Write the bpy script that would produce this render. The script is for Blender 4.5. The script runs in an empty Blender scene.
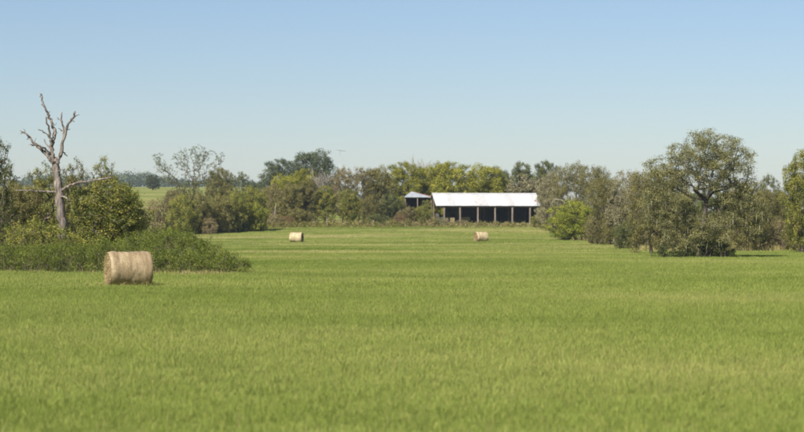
import bpy, bmesh, math, random
import numpy as np
from mathutils import Vector, Matrix

# ------------------------------------------------------------------ camera, sky, sun, exposure
scene = bpy.context.scene
R = math.radians
LENS, SENSOR, PW, PH = 85.0, 36.0, 804.0, 432.0
F = PW * LENS / SENSOR            # focal length in photo pixels
HORIZON = 226.0                   # photo row of the eye level
CAM_Z = 2.2
cam_data = bpy.data.cameras.new('camera')
cam_data.lens = LENS; cam_data.sensor_width = SENSOR; cam_data.sensor_fit = 'HORIZONTAL'
cam_data.clip_start = 0.5; cam_data.clip_end = 9000
cam_data.dof.use_dof = True; cam_data.dof.focus_distance = 95.0; cam_data.dof.aperture_fstop = 1.9
camera = bpy.data.objects.new('camera', cam_data)
scene.collection.objects.link(camera)
camera.location = (0, 0, CAM_Z)
camera.rotation_euler = (R(90) + math.atan((HORIZON - PH / 2) / F), 0, 0)
scene.camera = camera

SUN_ELEV, SUN_AZ = R(42), R(-30)  # azimuth: degrees to the left of straight behind the camera
sun_dir = Vector((math.sin(SUN_AZ) * math.cos(SUN_ELEV), -math.cos(SUN_AZ) * math.cos(SUN_ELEV), math.sin(SUN_ELEV)))
world = bpy.data.worlds.new('World'); scene.world = world; world.use_nodes = True
wn = world.node_tree.nodes; wl = world.node_tree.links
sky_node = wn.new('ShaderNodeTexSky'); sky_node.sky_type = 'NISHITA'; sky_node.sun_disc = False
sky_node.sun_elevation = SUN_ELEV
sky_node.sun_rotation = math.atan2(sun_dir.x, sun_dir.y)
sky_node.altitude = 60; sky_node.air_density = 1.15; sky_node.dust_density = 0.15; sky_node.ozone_density = 3.0
sky_tint = wn.new('ShaderNodeMix'); sky_tint.data_type = 'RGBA'; sky_tint.blend_type = 'MULTIPLY'; sky_tint.inputs['Factor'].default_value = 1
sky_tint.inputs['B'].default_value = (.90, .932, 1.075, 1)
wl.new(sky_node.outputs['Color'], sky_tint.inputs['A']); wl.new(sky_tint.outputs['Result'], wn['Background'].inputs['Color'])
wn['Background'].inputs['Strength'].default_value = 0.051
sun_data = bpy.data.lights.new('sun', 'SUN'); sun_data.energy = 4.8; sun_data.angle = R(0.53)
sun_data.color = (1.0, 0.94, 0.83)
sun = bpy.data.objects.new('sun', sun_data); scene.collection.objects.link(sun)
sun.rotation_euler = (-sun_dir).to_track_quat('-Z', 'Y').to_euler(); sun.location = (-30, -30, 60)
vs = scene.view_settings
vs.view_transform = 'Standard'; vs.look = 'None'; vs.gamma = 1.0; vs.exposure = 0.9; vs.use_curve_mapping = False
scene.cycles.max_bounces = 8; scene.cycles.diffuse_bounces = 5; scene.cycles.transmission_bounces = 4
scene.cycles.volume_bounces = 0
scene.cycles.filter_width = 1.8

C = scene.collection
rng = np.random.default_rng(11)
random.seed(5)

# ------------------------------------------------------------------ helpers
_TY = np.array([-400, 0, 190, 225, 245, 270, 300, 318, 345, 400, 450, 530, 800, 1500, 1700, 5000], float)
_TZ = np.array([0, 0, 0, .03, .25, 1.0, 2.1, 2.8, 3.3, 5.0, 7.2, 11.2, 18.5, 33, 34, 30], float)
_gy = np.arange(-400, 5001, 2.0)
_gz = np.interp(_gy, _TY, _TZ)
_k = np.exp(-0.5 * (np.arange(-9, 10) * 2.0 / 7.0) ** 2); _k /= _k.sum()
_gz = np.convolve(np.pad(_gz, 9, mode='edge'), _k, mode='valid')
def height(x, y):
    x = np.asarray(x, float); y = np.asarray(y, float)
    z = np.interp(y, _gy, _gz)
    t = np.clip((x / np.maximum(y, 1.0) + .045) / .06, 0, 1); t = t * t * (3 - 2 * t)      # the far slope rises on the left only
    z = z - t * np.maximum(0, z - np.interp(np.minimum(y, 345.0), _gy, _gz)) * .93
    z = z + 0.035 * np.sin(x * .13 + y * .05) + 0.03 * np.sin(y * .11 - x * .07 + 1.3)
    return z
def px2x(px, d): return (px - PW / 2) / F * d
def py2z(py, d): return CAM_Z + (HORIZON - py) / F * d

def link(o, parent=None):
    C.objects.link(o)
    if parent is not None: o.parent = parent
    return o
def tag(o, label, cat, group=None):
    o['label'] = label; o['category'] = cat
    if group: o['group'] = group
    return o
def kind(o, k): o['kind'] = k; return o
def empty(name, loc, rz=0.0):
    o = bpy.data.objects.new(name, None); o.empty_display_size = .5
    o.location = loc; o.rotation_euler = (0, 0, rz); C.objects.link(o); return o
def quad_mesh(name, V, n_side, mat, tint=None, smooth=False):
    """V: (N*n_side,3) vertices, each consecutive n_side verts make one face"""
    me = bpy.data.meshes.new(name); nv = len(V); nf = nv // n_side
    me.vertices.add(nv); me.vertices.foreach_set('co', np.ascontiguousarray(V, np.float32).ravel())
    me.loops.add(nv); me.loops.foreach_set('vertex_index', np.arange(nv, dtype=np.int32))
    me.polygons.add(nf); me.polygons.foreach_set('loop_start', np.arange(nf, dtype=np.int32) * n_side)
    me.update(calc_edges=True)
    if tint is not None:
        a = me.attributes.new('tint', 'FLOAT', 'POINT'); a.data.foreach_set('value', np.repeat(tint, n_side).astype(np.float32))
    if mat: me.materials.append(mat)
    return me
def face_mesh(name, V, faces, mat, smooth=False, tint=None):
    me = bpy.data.meshes.new(name); me.from_pydata([tuple(v) for v in V], [], faces); me.update()
    if tint is not None:
        a = me.attributes.new('tint', 'FLOAT', 'POINT'); a.data.foreach_set('value', np.asarray(tint, np.float32))
    if mat: me.materials.append(mat)
    if smooth: me.polygons.foreach_set('use_smooth', [True] * len(me.polygons))
    return me

class Tubes:
    def __init__(s): s.V = []; s.Fc = []
    def add(s, path, radii, sides=6, rough=0.0, cap=True):
        path = [np.asarray(p, float) for p in path]; n = len(path); b = len(s.V)
        ref = np.array([.31, .77, .55])
        for i, p in enumerate(path):
            t = path[min(i + 1, n - 1)] - path[max(i - 1, 0)]; t = t / (np.linalg.norm(t) + 1e-9)
            u = ref - t * ref.dot(t); u /= np.linalg.norm(u) + 1e-9; v = np.cross(t, u); ref = u
            for k in range(sides):
                a = 2 * math.pi * k / sides; r = radii[i] * (1 + rough * (random.random() - .5) * 2)
                s.V.append(p + (u * math.cos(a) + v * math.sin(a)) * r)
        for i in range(n - 1):
            for k in range(sides):
                k2 = (k + 1) % sides
                s.Fc.append((b + i * sides + k, b + i * sides + k2, b + (i + 1) * sides + k2, b + (i + 1) * sides + k))
        if cap:
            s.Fc.append(tuple(b + (n - 1) * sides + k for k in range(sides)))
            s.Fc.append(tuple(b + k for k in reversed(range(sides))))
    def mesh(s, name, mat, smooth=True): return face_mesh(name, s.V, s.Fc, mat, smooth)

class Boxes:
    def __init__(s): s.V = []; s.Fc = []
    def box(s, c, d, rot=None):
        b = len(s.V)
        for sx, sy, sz in ((-1,-1,-1),(1,-1,-1),(1,1,-1),(-1,1,-1),(-1,-1,1),(1,-1,1),(1,1,1),(-1,1,1)):
            p = Vector((sx * d[0] / 2, sy * d[1] / 2, sz * d[2] / 2))
            if rot is not None: p = rot @ p
            s.V.append((c[0] + p.x, c[1] + p.y, c[2] + p.z))
        for f in ((0,3,2,1),(4,5,6,7),(0,1,5,4),(1,2,6,5),(2,3,7,6),(3,0,4,7)): s.Fc.append(tuple(b + i for i in f))
        return s
    def hexa(s, P):
        b = len(s.V); s.V += [tuple(p) for p in P]
        for f in ((0,3,2,1),(4,5,6,7),(0,1,5,4),(1,2,6,5),(2,3,7,6),(3,0,4,7)): s.Fc.append(tuple(b + i for i in f))
        return s
    def mesh(s, name, mat): return face_mesh(name, s.V, s.Fc, mat)

# ------------------------------------------------------------------ materials
def new_mat(name):
    m = bpy.data.materials.new(name); m.use_nodes = True; m.node_tree.nodes.clear()
    return m, m.node_tree.nodes, m.node_tree.links
def ramp(nodes, stops):
    r = nodes.new('ShaderNodeValToRGB'); e = r.color_ramp.elements
    while len(e) < len(stops): e.new(.5)
    for el, (p, c) in zip(e, stops): el.position = p; el.color = (*c, 1)
    return r
def leaf_mat(name, c0, c1, c2, trans=.45, vary=.12):
    m, n, l = new_mat(name)
    at = n.new('ShaderNodeAttribute'); at.attribute_name = 'tint'
    rp = ramp(n, [(.05, c0), (.5, c1), (.95, c2)]); l.new(at.outputs['Fac'], rp.inputs['Fac'])
    oi = n.new('ShaderNodeObjectInfo')
    mr = n.new('ShaderNodeMapRange'); mr.inputs['To Min'].default_value = 1 - vary; mr.inputs['To Max'].default_value = 1 + vary
    l.new(oi.outputs['Random'], mr.inputs['Value'])
    hs = n.new('ShaderNodeHueSaturation'); l.new(rp.outputs['Color'], hs.inputs['Color']); l.new(mr.outputs['Result'], hs.inputs['Value'])
    d = n.new('ShaderNodeBsdfDiffuse'); t = n.new('ShaderNodeBsdfTranslucent'); g = n.new('ShaderNodeBsdfGlossy')
    g.inputs['Roughness'].default_value = .55; g.inputs['Color'].default_value = (.9, .9, .85, 1)
    l.new(hs.outputs['Color'], d.inputs['Color']); l.new(hs.outputs['Color'], t.inputs['Color'])
    mx = n.new('ShaderNodeMixShader'); mx.inputs['Fac'].default_value = trans
    l.new(d.outputs[0], mx.inputs[1]); l.new(t.outputs[0], mx.inputs[2])
    m2 = n.new('ShaderNodeMixShader'); m2.inputs['Fac'].default_value = .015
    l.new(mx.outputs[0], m2.inputs[1]); l.new(g.outputs[0], m2.inputs[2])
    o = n.new('ShaderNodeOutputMaterial'); l.new(m2.outputs[0], o.inputs['Surface'])
    return m
def noise_mat(name, stops, scale=(1, 1, 1), nscale=3.0, detail=6, rough=.85, bump=.3, bumpd=.02, metallic=0.0, coord='Object', bscale=None):
    m, n, l = new_mat(name)
    tc = n.new('ShaderNodeTexCoord'); mp = n.new('ShaderNodeMapping'); mp.inputs['Scale'].default_value = scale
    l.new(tc.outputs[coord], mp.inputs['Vector'])
    nz = n.new('ShaderNodeTexNoise'); nz.inputs['Scale'].default_value = nscale; nz.inputs['Detail'].default_value = detail
    nz.inputs['Roughness'].default_value = .65
    l.new(mp.outputs['Vector'], nz.inputs['Vector'])
    rp = ramp(n, stops); l.new(nz.outputs['Fac'], rp.inputs['Fac'])
    p = n.new('ShaderNodeBsdfPrincipled'); p.inputs['Roughness'].default_value = rough; p.inputs['Metallic'].default_value = metallic
    p.inputs['Specular IOR Level'].default_value = .25
    l.new(rp.outputs['Color'], p.inputs['Base Color'])
    nb = n.new('ShaderNodeTexNoise'); nb.inputs['Scale'].default_value = bscale or nscale * 3; nb.inputs['Detail'].default_value = 4
    l.new(mp.outputs['Vector'], nb.inputs['Vector'])
    bp = n.new('ShaderNodeBump'); bp.inputs['Strength'].default_value = bump; bp.inputs['Distance'].default_value = bumpd
    l.new(nb.outputs['Fac'], bp.inputs['Height']); l.new(bp.outputs['Normal'], p.inputs['Normal'])
    o = n.new('ShaderNodeOutputMaterial'); l.new(p.outputs[0], o.inputs['Surface'])
    return m

def field_colour(n, l, dry=(.42, .37, .17), g0=(.176, .216, .049), g1=(.243, .275, .073), g2=(.316, .318, .106)):
    """colour of the pasture from world position: broad patches, fine mottling, a dry mown streak"""
    geo = n.new('ShaderNodeNewGeometry')
    mp = n.new('ShaderNodeMapping'); mp.inputs['Scale'].default_value = (.035, .05, 0); l.new(geo.outputs['Position'], mp.inputs['Vector'])
    n1 = n.new('ShaderNodeTexNoise'); n1.inputs['Scale'].default_value = 1.0; n1.inputs['Detail'].default_value = 7; n1.inputs['Roughness'].default_value = .62
    l.new(mp.outputs['Vector'], n1.inputs['Vector'])
    rp = ramp(n, [(.34, g0), (.5, g1), (.66, g2)]); l.new(n1.outputs['Fac'], rp.inputs['Fac'])
    # dry streaks where hay was cut
    sep = n.new('ShaderNodeSeparateXYZ'); l.new(geo.outputs['Position'], sep.inputs['Vector'])
    mp2 = n.new('ShaderNodeMapping'); mp2.inputs['Scale'].default_value = (.03, .075, 0); mp2.inputs['Location'].default_value = (3.7, 1.1, 0)
    l.new(geo.outputs['Position'], mp2.inputs['Vector'])
    n2 = n.new('ShaderNodeTexNoise'); n2.inputs['Scale'].default_value = 1.0; n2.inputs['Detail'].default_value = 5
    l.new(mp2.outputs['Vector'], n2.inputs['Vector'])
    def mrange(src, a, b, c, d):
        r = n.new('ShaderNodeMapRange'); r.inputs['From Min'].default_value = a; r.inputs['From Max'].default_value = b
        r.inputs['To Min'].default_value = c; r.inputs['To Max'].default_value = d; l.new(src, r.inputs['Value']); return r.outputs['Result']
    near = mrange(sep.outputs['Y'], 120, 170, .12, 1.0)
    st = mrange(n2.outputs['Fac'], .48, .66, 0, .85)
    mul = n.new('ShaderNodeMath'); mul.operation = 'MULTIPLY'; l.new(near, mul.inputs[0]); l.new(st, mul.inputs[1])
    mix = n.new('ShaderNodeMix'); mix.data_type = 'RGBA'; l.new(mul.outputs[0], mix.inputs['Factor'])
    l.new(rp.outputs['Color'], mix.inputs['A']); mix.inputs['B'].default_value = (*dry, 1)
    return mix.outputs['Result'], geo

def ground_mat():
    m, n, l = new_mat('pasture_ground')
    col, geo = field_colour(n, l)
    nz = n.new('ShaderNodeTexNoise'); nz.inputs['Scale'].default_value = .9; nz.inputs['Detail'].default_value = 8
    l.new(geo.outputs['Position'], nz.inputs['Vector'])
    hs = n.new('ShaderNodeHueSaturation'); l.new(col, hs.inputs['Color'])
    mr = n.new('ShaderNodeMapRange'); mr.inputs['To Min'].default_value = .45; mr.inputs['To Max'].default_value = .85
    l.new(nz.outputs['Fac'], mr.inputs['Value']); l.new(mr.outputs['Result'], hs.inputs['Value'])
    d = n.new('ShaderNodeBsdfDiffuse'); l.new(hs.outputs['Color'], d.inputs['Color'])
    bp = n.new('ShaderNodeBump'); bp.inputs['Strength'].default_value = .8; bp.inputs['Distance'].default_value = .15
    l.new(nz.outputs['Fac'], bp.inputs['Height']); l.new(bp.outputs['Normal'], d.inputs['Normal'])
    o = n.new('ShaderNodeOutputMaterial'); l.new(d.outputs[0], o.inputs['Surface'])
    return m
def grass_mat():
    m, n, l = new_mat('grass_blades')
    col, geo = field_colour(n, l)
    at = n.new('ShaderNodeAttribute'); at.attribute_name = 'tint'
    rp = ramp(n, [(.0, (.62, .78, .55)), (.45, (.95, 1.0, .9)), (.8, (1.15, 1.1, 1.1)), (1.0, (1.6, 1.4, 1.7))])
    l.new(at.outputs['Fac'], rp.inputs['Fac'])
    mx = n.new('ShaderNodeMix'); mx.data_type = 'RGBA'; mx.blend_type = 'MULTIPLY'; mx.inputs['Factor'].default_value = 1
    l.new(col, mx.inputs['A']); l.new(rp.outputs['Color'], mx.inputs['B'])
    oi = n.new('ShaderNodeObjectInfo'); mr = n.new('ShaderNodeMapRange'); mr.inputs['To Min'].default_value = .92; mr.inputs['To Max'].default_value = 1.08
    l.new(oi.outputs['Random'], mr.inputs['Value'])
    hs = n.new('ShaderNodeHueSaturation'); l.new(mx.outputs['Result'], hs.inputs['Color']); l.new(mr.outputs['Result'], hs.inputs['Value'])
    d = n.new('ShaderNodeBsdfDiffuse'); t = n.new('ShaderNodeBsdfTranslucent')
    l.new(hs.outputs['Color'], d.inputs['Color']); l.new(hs.outputs['Color'], t.inputs['Color'])
    ms = n.new('ShaderNodeMixShader'); ms.inputs['Fac'].default_value = .35
    l.new(d.outputs[0], ms.inputs[1]); l.new(t.outputs[0], ms.inputs[2])
    o = n.new('ShaderNodeOutputMaterial'); l.new(ms.outputs[0], o.inputs['Surface'])
    return m

LM = dict(
    oak=leaf_mat('leaves_oak', (0.106, 0.106, 0.029), (0.197, 0.186, 0.053), (0.306, 0.262, 0.086)),
    green=leaf_mat('leaves_green', (0.105, 0.127, 0.024), (0.223, 0.234, 0.041), (0.386, 0.346, 0.077)),
    dark=leaf_mat('leaves_dark_green', (0.061, 0.077, 0.023), (0.135, 0.155, 0.045), (0.234, 0.239, 0.072)),
    brown=leaf_mat('leaves_brown_olive', (0.118, 0.103, 0.04), (0.22, 0.188, 0.075), (0.335, 0.28, 0.12)),
    tan=leaf_mat('leaves_tan', (0.18, 0.145, 0.065), (0.31, 0.25, 0.115), (0.44, 0.36, 0.17)),
    yellow=leaf_mat('leaves_yellow_green', (0.144, 0.161, 0.020), (0.294, 0.293, 0.038), (0.431, 0.397, 0.062)),
    bright=leaf_mat('leaves_bright_green', (0.127, 0.163, 0.018), (0.270, 0.294, 0.034), (0.414, 0.399, 0.060)),
    grey=leaf_mat('leaves_grey_green', (0.15, 0.14, 0.072), (0.275, 0.25, 0.135), (0.41, 0.37, 0.21)),
    bramble=leaf_mat('leaves_bramble', (.064,.090,.014), (.150,.182,.026), (.238,.266,.046)),
    russet=leaf_mat('leaves_russet', (0.163, 0.096, 0.041), (0.292, 0.179, 0.075), (0.408, 0.269, 0.109)),
    evergreen=leaf_mat('leaves_evergreen', (.028, .040, .011), (.060, .078, .020), (.105, .125, .036)),
    liveoak=leaf_mat('leaves_live_oak', (.078, .082, .028), (.165, .162, .058), (.265, .245, .098), trans=.28),
    bluegreen=leaf_mat('leaves_far_dark', (0.054, 0.071, 0.035), (0.100, 0.123, 0.057), (0.154, 0.175, 0.087)),
)
MOSS = leaf_mat('spanish_moss', (.10, .10, .055), (.165, .16, .095), (.23, .22, .14), trans=.2, vary=.1)
DRY = leaf_mat('dry_grass', (.18, .15, .05), (.33, .28, .11), (.45, .39, .18), trans=.25, vary=.05)
BARK = noise_mat('bark', [(.3, (.06, .045, .032)), (.6, (.15, .12, .09)), (.75, (.24, .205, .165))], (1, 1, .25), 6, bump=.6)
BARKPALE = noise_mat('pale_bark', [(.3, (.20, .175, .14)), (.55, (.34, .305, .25)), (.75, (.46, .42, .36))], (1, 1, .25), 6, bump=.5)
DEADWOOD = noise_mat('dead_wood', [(.30, (.03, .024, .021)), (.45, (.115, .092, .078)), (.58, (.22, .186, .16)), (.74, (.36, .32, .285))], (1, 1, .16), 7, bump=.9, bumpd=.04)

# ------------------------------------------------------------------ the ground
xs = np.unique(np.concatenate([np.linspace(-1500, -150, 28), np.linspace(-150, 150, 101), np.linspace(150, 1500, 28)]))
ys = np.unique(np.concatenate([np.linspace(-150, 0, 16), np.linspace(0, 560, 225), np.linspace(560, 1800, 63), np.linspace(1800, 5000, 9)]))
GX, GY = np.meshgrid(xs, ys); GZ = height(GX, GY)
nx, ny = len(xs), len(ys)
gV = np.stack([GX, GY, GZ], -1).reshape(-1, 3)
gF = [(j * nx + i, j * nx + i + 1, (j + 1) * nx + i + 1, (j + 1) * nx + i) for j in range(ny - 1) for i in range(nx - 1)]
ground = link(bpy.data.objects.new('pasture', face_mesh('pasture', gV, gF, ground_mat(), True))); kind(ground, 'structure')

# ------------------------------------------------------------------ leaves, crowns
def leaf_quads(cent, size, nrm, droop=0.0, aspect=1.9):
    n = len(cent)
    a = rng.normal(size=(n, 3)); a[:, 2] -= droop
    a -= nrm * (a * nrm).sum(1, keepdims=True); a /= np.linalg.norm(a, axis=1, keepdims=True) + 1e-9
    b = np.cross(nrm, a)
    L = size[:, None] * .5; W = L / aspect * rng.uniform(.8, 1.3, (n, 1))
    fold = nrm * L * rng.uniform(-.25, .25, (n, 1))
    V = np.stack([cent - a * L, cent + b * W + fold, cent + a * L, cent - b * W + fold], 1)
    return V.reshape(-1, 3)
def crown(clumps, rad, per, size, flat=.75, shell=.55, up=.5):
    """clumps (N,3), rad (N,) -> leaf verts, tint"""
    n = len(clumps); cnt = np.maximum(3, (per * (rad / rad.mean()) ** 2).astype(int))
    idx = np.repeat(np.arange(n), cnt); m = len(idx)
    d = rng.normal(size=(m, 3)); d /= np.linalg.norm(d, axis=1, keepdims=True)
    u = (shell + (1 - shell) * rng.random(m)) * np.where(rng.random(m) < .18, 1.25, 1.0)
    off = d * (rad[idx] * u)[:, None] * np.array([1, 1, flat]) * rng.uniform(.75, 1.2, (m, 3))
    cent = clumps[idx] + off
    nrm = d * .85 + rng.normal(size=(m, 3)) * .38; nrm[:, 2] += up; nrm /= np.linalg.norm(nrm, axis=1, keepdims=True)
    s = size * rng.uniform(.55, 1.35, m)
    ct = rng.random(n)
    tint = np.clip(.8 * ct[idx] + .2 * rng.random(m) , 0, 1)
    return leaf_quads(cent, s, nrm), tint, cent
def lobes_to_clumps(lobes, spacing, jitter=.35, fill=.12):
    """points on the surfaces of ellipsoid lobes (plus some inside), thinned"""
    out = []; rr = []
    for (cx, cy, cz, rx, ry, rz) in lobes:
        area = 4 * math.pi * ((rx * ry) ** 1.6 / 3 + (rx * rz) ** 1.6 / 3 + (ry * rz) ** 1.6 / 3) ** (1 / 1.6)
        k = max(3, int(area / (spacing ** 2)))
        d = rng.normal(size=(k, 3)); d /= np.linalg.norm(d, axis=1, keepdims=True)
        r = np.where(rng.random(k) < fill, rng.random(k) ** .5, rng.uniform(.78, 1.06, k))
        p = np.array([cx, cy, cz]) + d * np.array([rx, ry, rz]) * r[:, None]
        # drop the points deep inside other lobes
        keep = np.ones(k, bool)
        for (ax, ay, az, bx, by, bz) in lobes:
            if (ax, ay, az) == (cx, cy, cz): continue
            q = (p - np.array([ax, ay, az])) / np.array([bx, by, bz]); keep &= (q ** 2).sum(1) > .42
        out.append(p[keep]); rr.append(np.full(keep.sum(), 1.0))
    P = np.concatenate(out); P += rng.normal(size=P.shape) * spacing * jitter * .4
    rad = spacing * rng.uniform(.40, .86, len(P))
    return P, rad
def skeleton(trunk, clumps, r_tip=.018, power=.47, sides=5, wob=.12, skip=1, limbs=()):
    """connect every clump to the trunk; radii by accumulated load"""
    nodes = [np.array(p, float) for p in trunk]; par = [-1] + list(range(len(trunk) - 1))
    base = nodes[max(0, len(trunk) // 2)]
    for j0, pts in limbs:
        for q in pts: nodes.append(np.array(q, float)); par.append(j0); j0 = len(nodes) - 1
    order = np.argsort(np.linalg.norm(clumps - base, axis=1))[::skip]
    for i in order:
        c = clumps[i]; A = np.array(nodes)
        dv = c - A; dist = np.linalg.norm(dv, axis=1)
        cost = dist + 0.9 * np.maximum(0, A[:, 2] - c[2] + .15 * dist)
        cost[0] += 3
        j = int(np.argmin(cost)); p = A[j]; d = np.linalg.norm(c - p)
        m = p + (c - p) * .5 + rng.normal(size=3) * d * wob + np.array([0, 0, .06 * d])
        nodes.append(m); par.append(j); nodes.append(c); par.append(len(nodes) - 2)
    n = len(nodes); load = np.zeros(n); ch = [[] for _ in range(n)]
    for i in range(1, n): ch[par[i]].append(i)
    for i in range(n - 1, -1, -1):
        if not ch[i]: load[i] = 1
        if par[i] >= 0: load[par[i]] += load[i]
    rad = r_tip * load ** power
    T = Tubes(); stack = [(0, None)]
    while stack:
        s, pr = stack.pop(); path = [] if pr is None else [pr]; cur = s
        while True:
            path.append(cur)
            if not ch[cur]: break
            nxt = max(ch[cur], key=lambda q: load[q])
            for q in ch[cur]:
                if q != nxt: stack.append((q, cur))
            cur = nxt
        rr = [rad[q] for q in path]
        if pr is not None: rr[0] = min(rr[0], rad[s] * 1.25)
        else: rr[0] *= 1.35
        T.add([nodes[q] for q in path], rr, sides if rr[0] > .05 else 4, rough=.08, cap=False)
    return T
def moss_mesh(name, cent, n, lmin, lmax, wid, zmin=.1):
    pick = cent[rng.integers(0, len(cent), n)]
    pick = pick[pick[:, 2] > zmin + .3]
    n = len(pick); L = np.minimum(rng.uniform(lmin, lmax, n), pick[:, 2] - zmin)
    a = rng.random(n) * 2 * math.pi; s = np.stack([np.cos(a), np.sin(a), np.zeros(n)], 1)
    sway = rng.normal(size=(n, 3)) * .08; sway[:, 2] = 0
    w = wid * rng.uniform(.5, 1.4, n); segs = []
    prof = [.35, 1.0, .75, .12]
    for k in range(3):
        t0, t1 = k / 3, (k + 1) / 3
        p0 = pick - np.array([0, 0, 1.]) * (L * t0)[:, None] + sway * t0 * L[:, None]
        p1 = pick - np.array([0, 0, 1.]) * (L * t1)[:, None] + sway * t1 * L[:, None]
        w0 = (w * prof[k])[:, None]; w1 = (w * prof[k + 1])[:, None]
        segs.append(np.stack([p0 - s * w0, p0 + s * w0, p1 + s * w1, p1 - s * w1], 1))
    V = np.concatenate(segs, 0).reshape(-1, 3)
    return quad_mesh(name, V, 4, MOSS, np.tile(rng.random(n), 3))

class Proto: pass
def make_tree(name, lobes, trunk, spacing, per, leaf, r_tip=.02, moss=None, skip=1, flat=.75, power=.47, shell=.5, fill=.12, bark=BARK):
    p = Proto(); P, rad = lobes_to_clumps(lobes, spacing, fill=fill)
    P[:, 2] = np.maximum(P[:, 2], rad * .5)
    V, tint, cent = crown(P, rad, per, leaf, flat, shell)
    V[:, 2] = np.maximum(V[:, 2], .02)
    p.crown = quad_mesh(name + '_crown', V, 4, LM['oak'], tint)
    p.trunk = skeleton(trunk, P, r_tip, power, skip=skip).mesh(name + '_trunk', bark)
    p.moss = moss_mesh(name + '_moss', cent, *moss) if moss else None
    p.w = np.percentile(V[:, 0], 99.3) - np.percentile(V[:, 0], .7); p.h = np.percentile(V[:, 2], 99.5)
    p.cx = (np.percentile(V[:, 0], 99.3) + np.percentile(V[:, 0], .7)) / 2
    return p
def rand_lobes(n, w, z0, z1, r0, r1, flat=.8, top=.5):
    """lobes filling a domed crown of width w between heights z0 and z1"""
    L = []
    for i in range(n):
        t = (i + .5) / n; z = z0 + (z1 - z0) * t
        k = math.sqrt(max(.05, 1 - ((t - (1 - top)) / max(top, 1 - top)) ** 2)) if t > 1 - top else .75 + .25 * t / (1 - top)
        a = i * 2.4 + rng.uniform(-.5, .5); r = rng.uniform(r0, r1)
        rad = max(0, w / 2 * k - r * .8) * rng.uniform(.75, 1.05)
        L.append((math.cos(a) * rad, math.sin(a) * rad, min(z, z1 - r * flat * .6), r, r * rng.uniform(.85, 1.15), r * flat * rng.uniform(.85, 1.15)))
    return L
def bare_tree(name, h, spread, levels, leaf_per=0, leaf=.2, seed=1, bark=BARKPALE, r0=.22, upness=.35, stems=1):
    """recursive branching; optional thin leaves along the outer twigs"""
    st = random.Random(seed); T = Tubes(); pts = []
    def br(p, d, L, r, lev):
        path = [p]; rad = [r]; n = 4
        for i in range(n):
            d = (d + Vector((st.gauss(0, .16), st.gauss(0, .16), st.gauss(0, .10) + .05 * upness))).normalized()
            p = p + d * (L / n); path.append(p); rad.append(r * (1 - .5 * (i + 1) / n))
            if lev >= levels - 2: pts.append(p)
            if lev < levels and i >= (1 if lev else 2):
                for q in range(2 if lev < 2 else st.choice((1, 2))):
                    a = st.uniform(.4, .95) * spread; ax = d.orthogonal().normalized(); ax.rotate(Matrix.Rotation(st.uniform(0, 6.28), 3, d))
                    nd = d.copy(); nd.rotate(Matrix.Rotation(a, 3, ax)); nd = (nd + Vector((0, 0, upness * .5))).normalized()
                    br(p, nd, L * st.uniform(.55, .78), rad[-1] * .62, lev + 1)
        T.add(path, [max(x, .012) for x in rad], 5 if lev < 2 else 3, cap=False)
    for s in range(stems):
        br(Vector((st.gauss(0, .15) * (stems > 1), st.gauss(0, .15) * (stems > 1), 0)), Vector((st.gauss(0, .3) * (stems > 1), st.gauss(0, .3) * (stems > 1), 1)).normalized(), h * .36, r0 / math.sqrt(stems), 0)
    V = np.array(T.V); sc = h / V[:, 2].max(); T.V = list(V * np.array([sc, sc, sc]))
    p = Proto(); p.trunk = T.mesh(name + '_trunk', bark); p.moss = None; p.crown = None
    V = np.array(T.V)
    if leaf_per:
        P = np.array([tuple(q) for q in pts]) * sc
        W, tint, cent = crown(P, np.full(len(P), h * .03) * rng.uniform(.6, 1.4, len(P)), leaf_per, leaf, .8, .2)
        p.crown = quad_mesh(name + '_crown', W, 4, LM['oak'], tint)
    p.w = np.percentile(V[:, 0], 99.5) - np.percentile(V[:, 0], .5); p.h = V[:, 2].max()
    p.cx = (np.percentile(V[:, 0], 99.5) + np.percentile(V[:, 0], .5)) / 2
    return p

trunkline = lambda h, lean=.3: [(0, 0, -.3), (lean * .1, .05, h * .33), (lean * .5, 0, h * .66), (lean, .1, h)]
PR = {}
PR['round1'] = make_tree('round_tree_a', rand_lobes(16, 8, 1.6, 8, 1.3, 2.0), trunkline(3.5), .84, 58, .19)
PR['round2'] = make_tree('round_tree_b', rand_lobes(15, 8, 1.4, 8, 1.2, 2.2), trunkline(3.0, -.4), .84, 58, .19)
PR['loose1'] = make_tree('loose_tree_a', rand_lobes(17, 8, 1.5, 8.2, .8, 1.6), trunkline(3.5, .5), .85, 34, .18, skip=1, shell=.3)
PR['loose2'] = make_tree('loose_tree_b', rand_lobes(18, 8, 1.2, 8, .8, 1.5), trunkline(3.0, -.5), .8, 30, .18, skip=1, shell=.3)
PR['tall1'] = make_tree('tall_tree_a', rand_lobes(16, 6, 2.0, 10, 1.0, 1.7), trunkline(5.5, .4), .88, 52, .20)
PR['shrub1'] = make_tree('shrub_a', rand_lobes(13, 6, .6, 4.5, .9, 1.5), trunkline(1.2), .62, 46, .15, skip=2)
PR['shrub2'] = make_tree('shrub_b', rand_lobes(14, 6, .5, 4.4, .8, 1.4), trunkline(1.0, -.2), .62, 42, .15, skip=2)
PR['shrub3'] = make_tree('shrub_c', rand_lobes(15, 6, .5, 4.6, .6, 1.2), trunkline(1.2, .2), .6, 26, .14, skip=1, shell=.25)
PR['mossy1'] = make_tree('mossy_tree_a', rand_lobes(19, 8.5, .9, 8, 1.0, 1.7), trunkline(3.4, .6), .8, 50, .15, moss=(600, .15, .55, .045))
PR['mossy2'] = make_tree('mossy_tree_b', rand_lobes(19, 8.5, .8, 7.6, .9, 1.7), trunkline(3.0, -.6), .8, 48, .15, moss=(600, .15, .55, .045))
PR['twig1'] = bare_tree('twiggy_tree_a', 8, .85, 4, seed=3)
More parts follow.
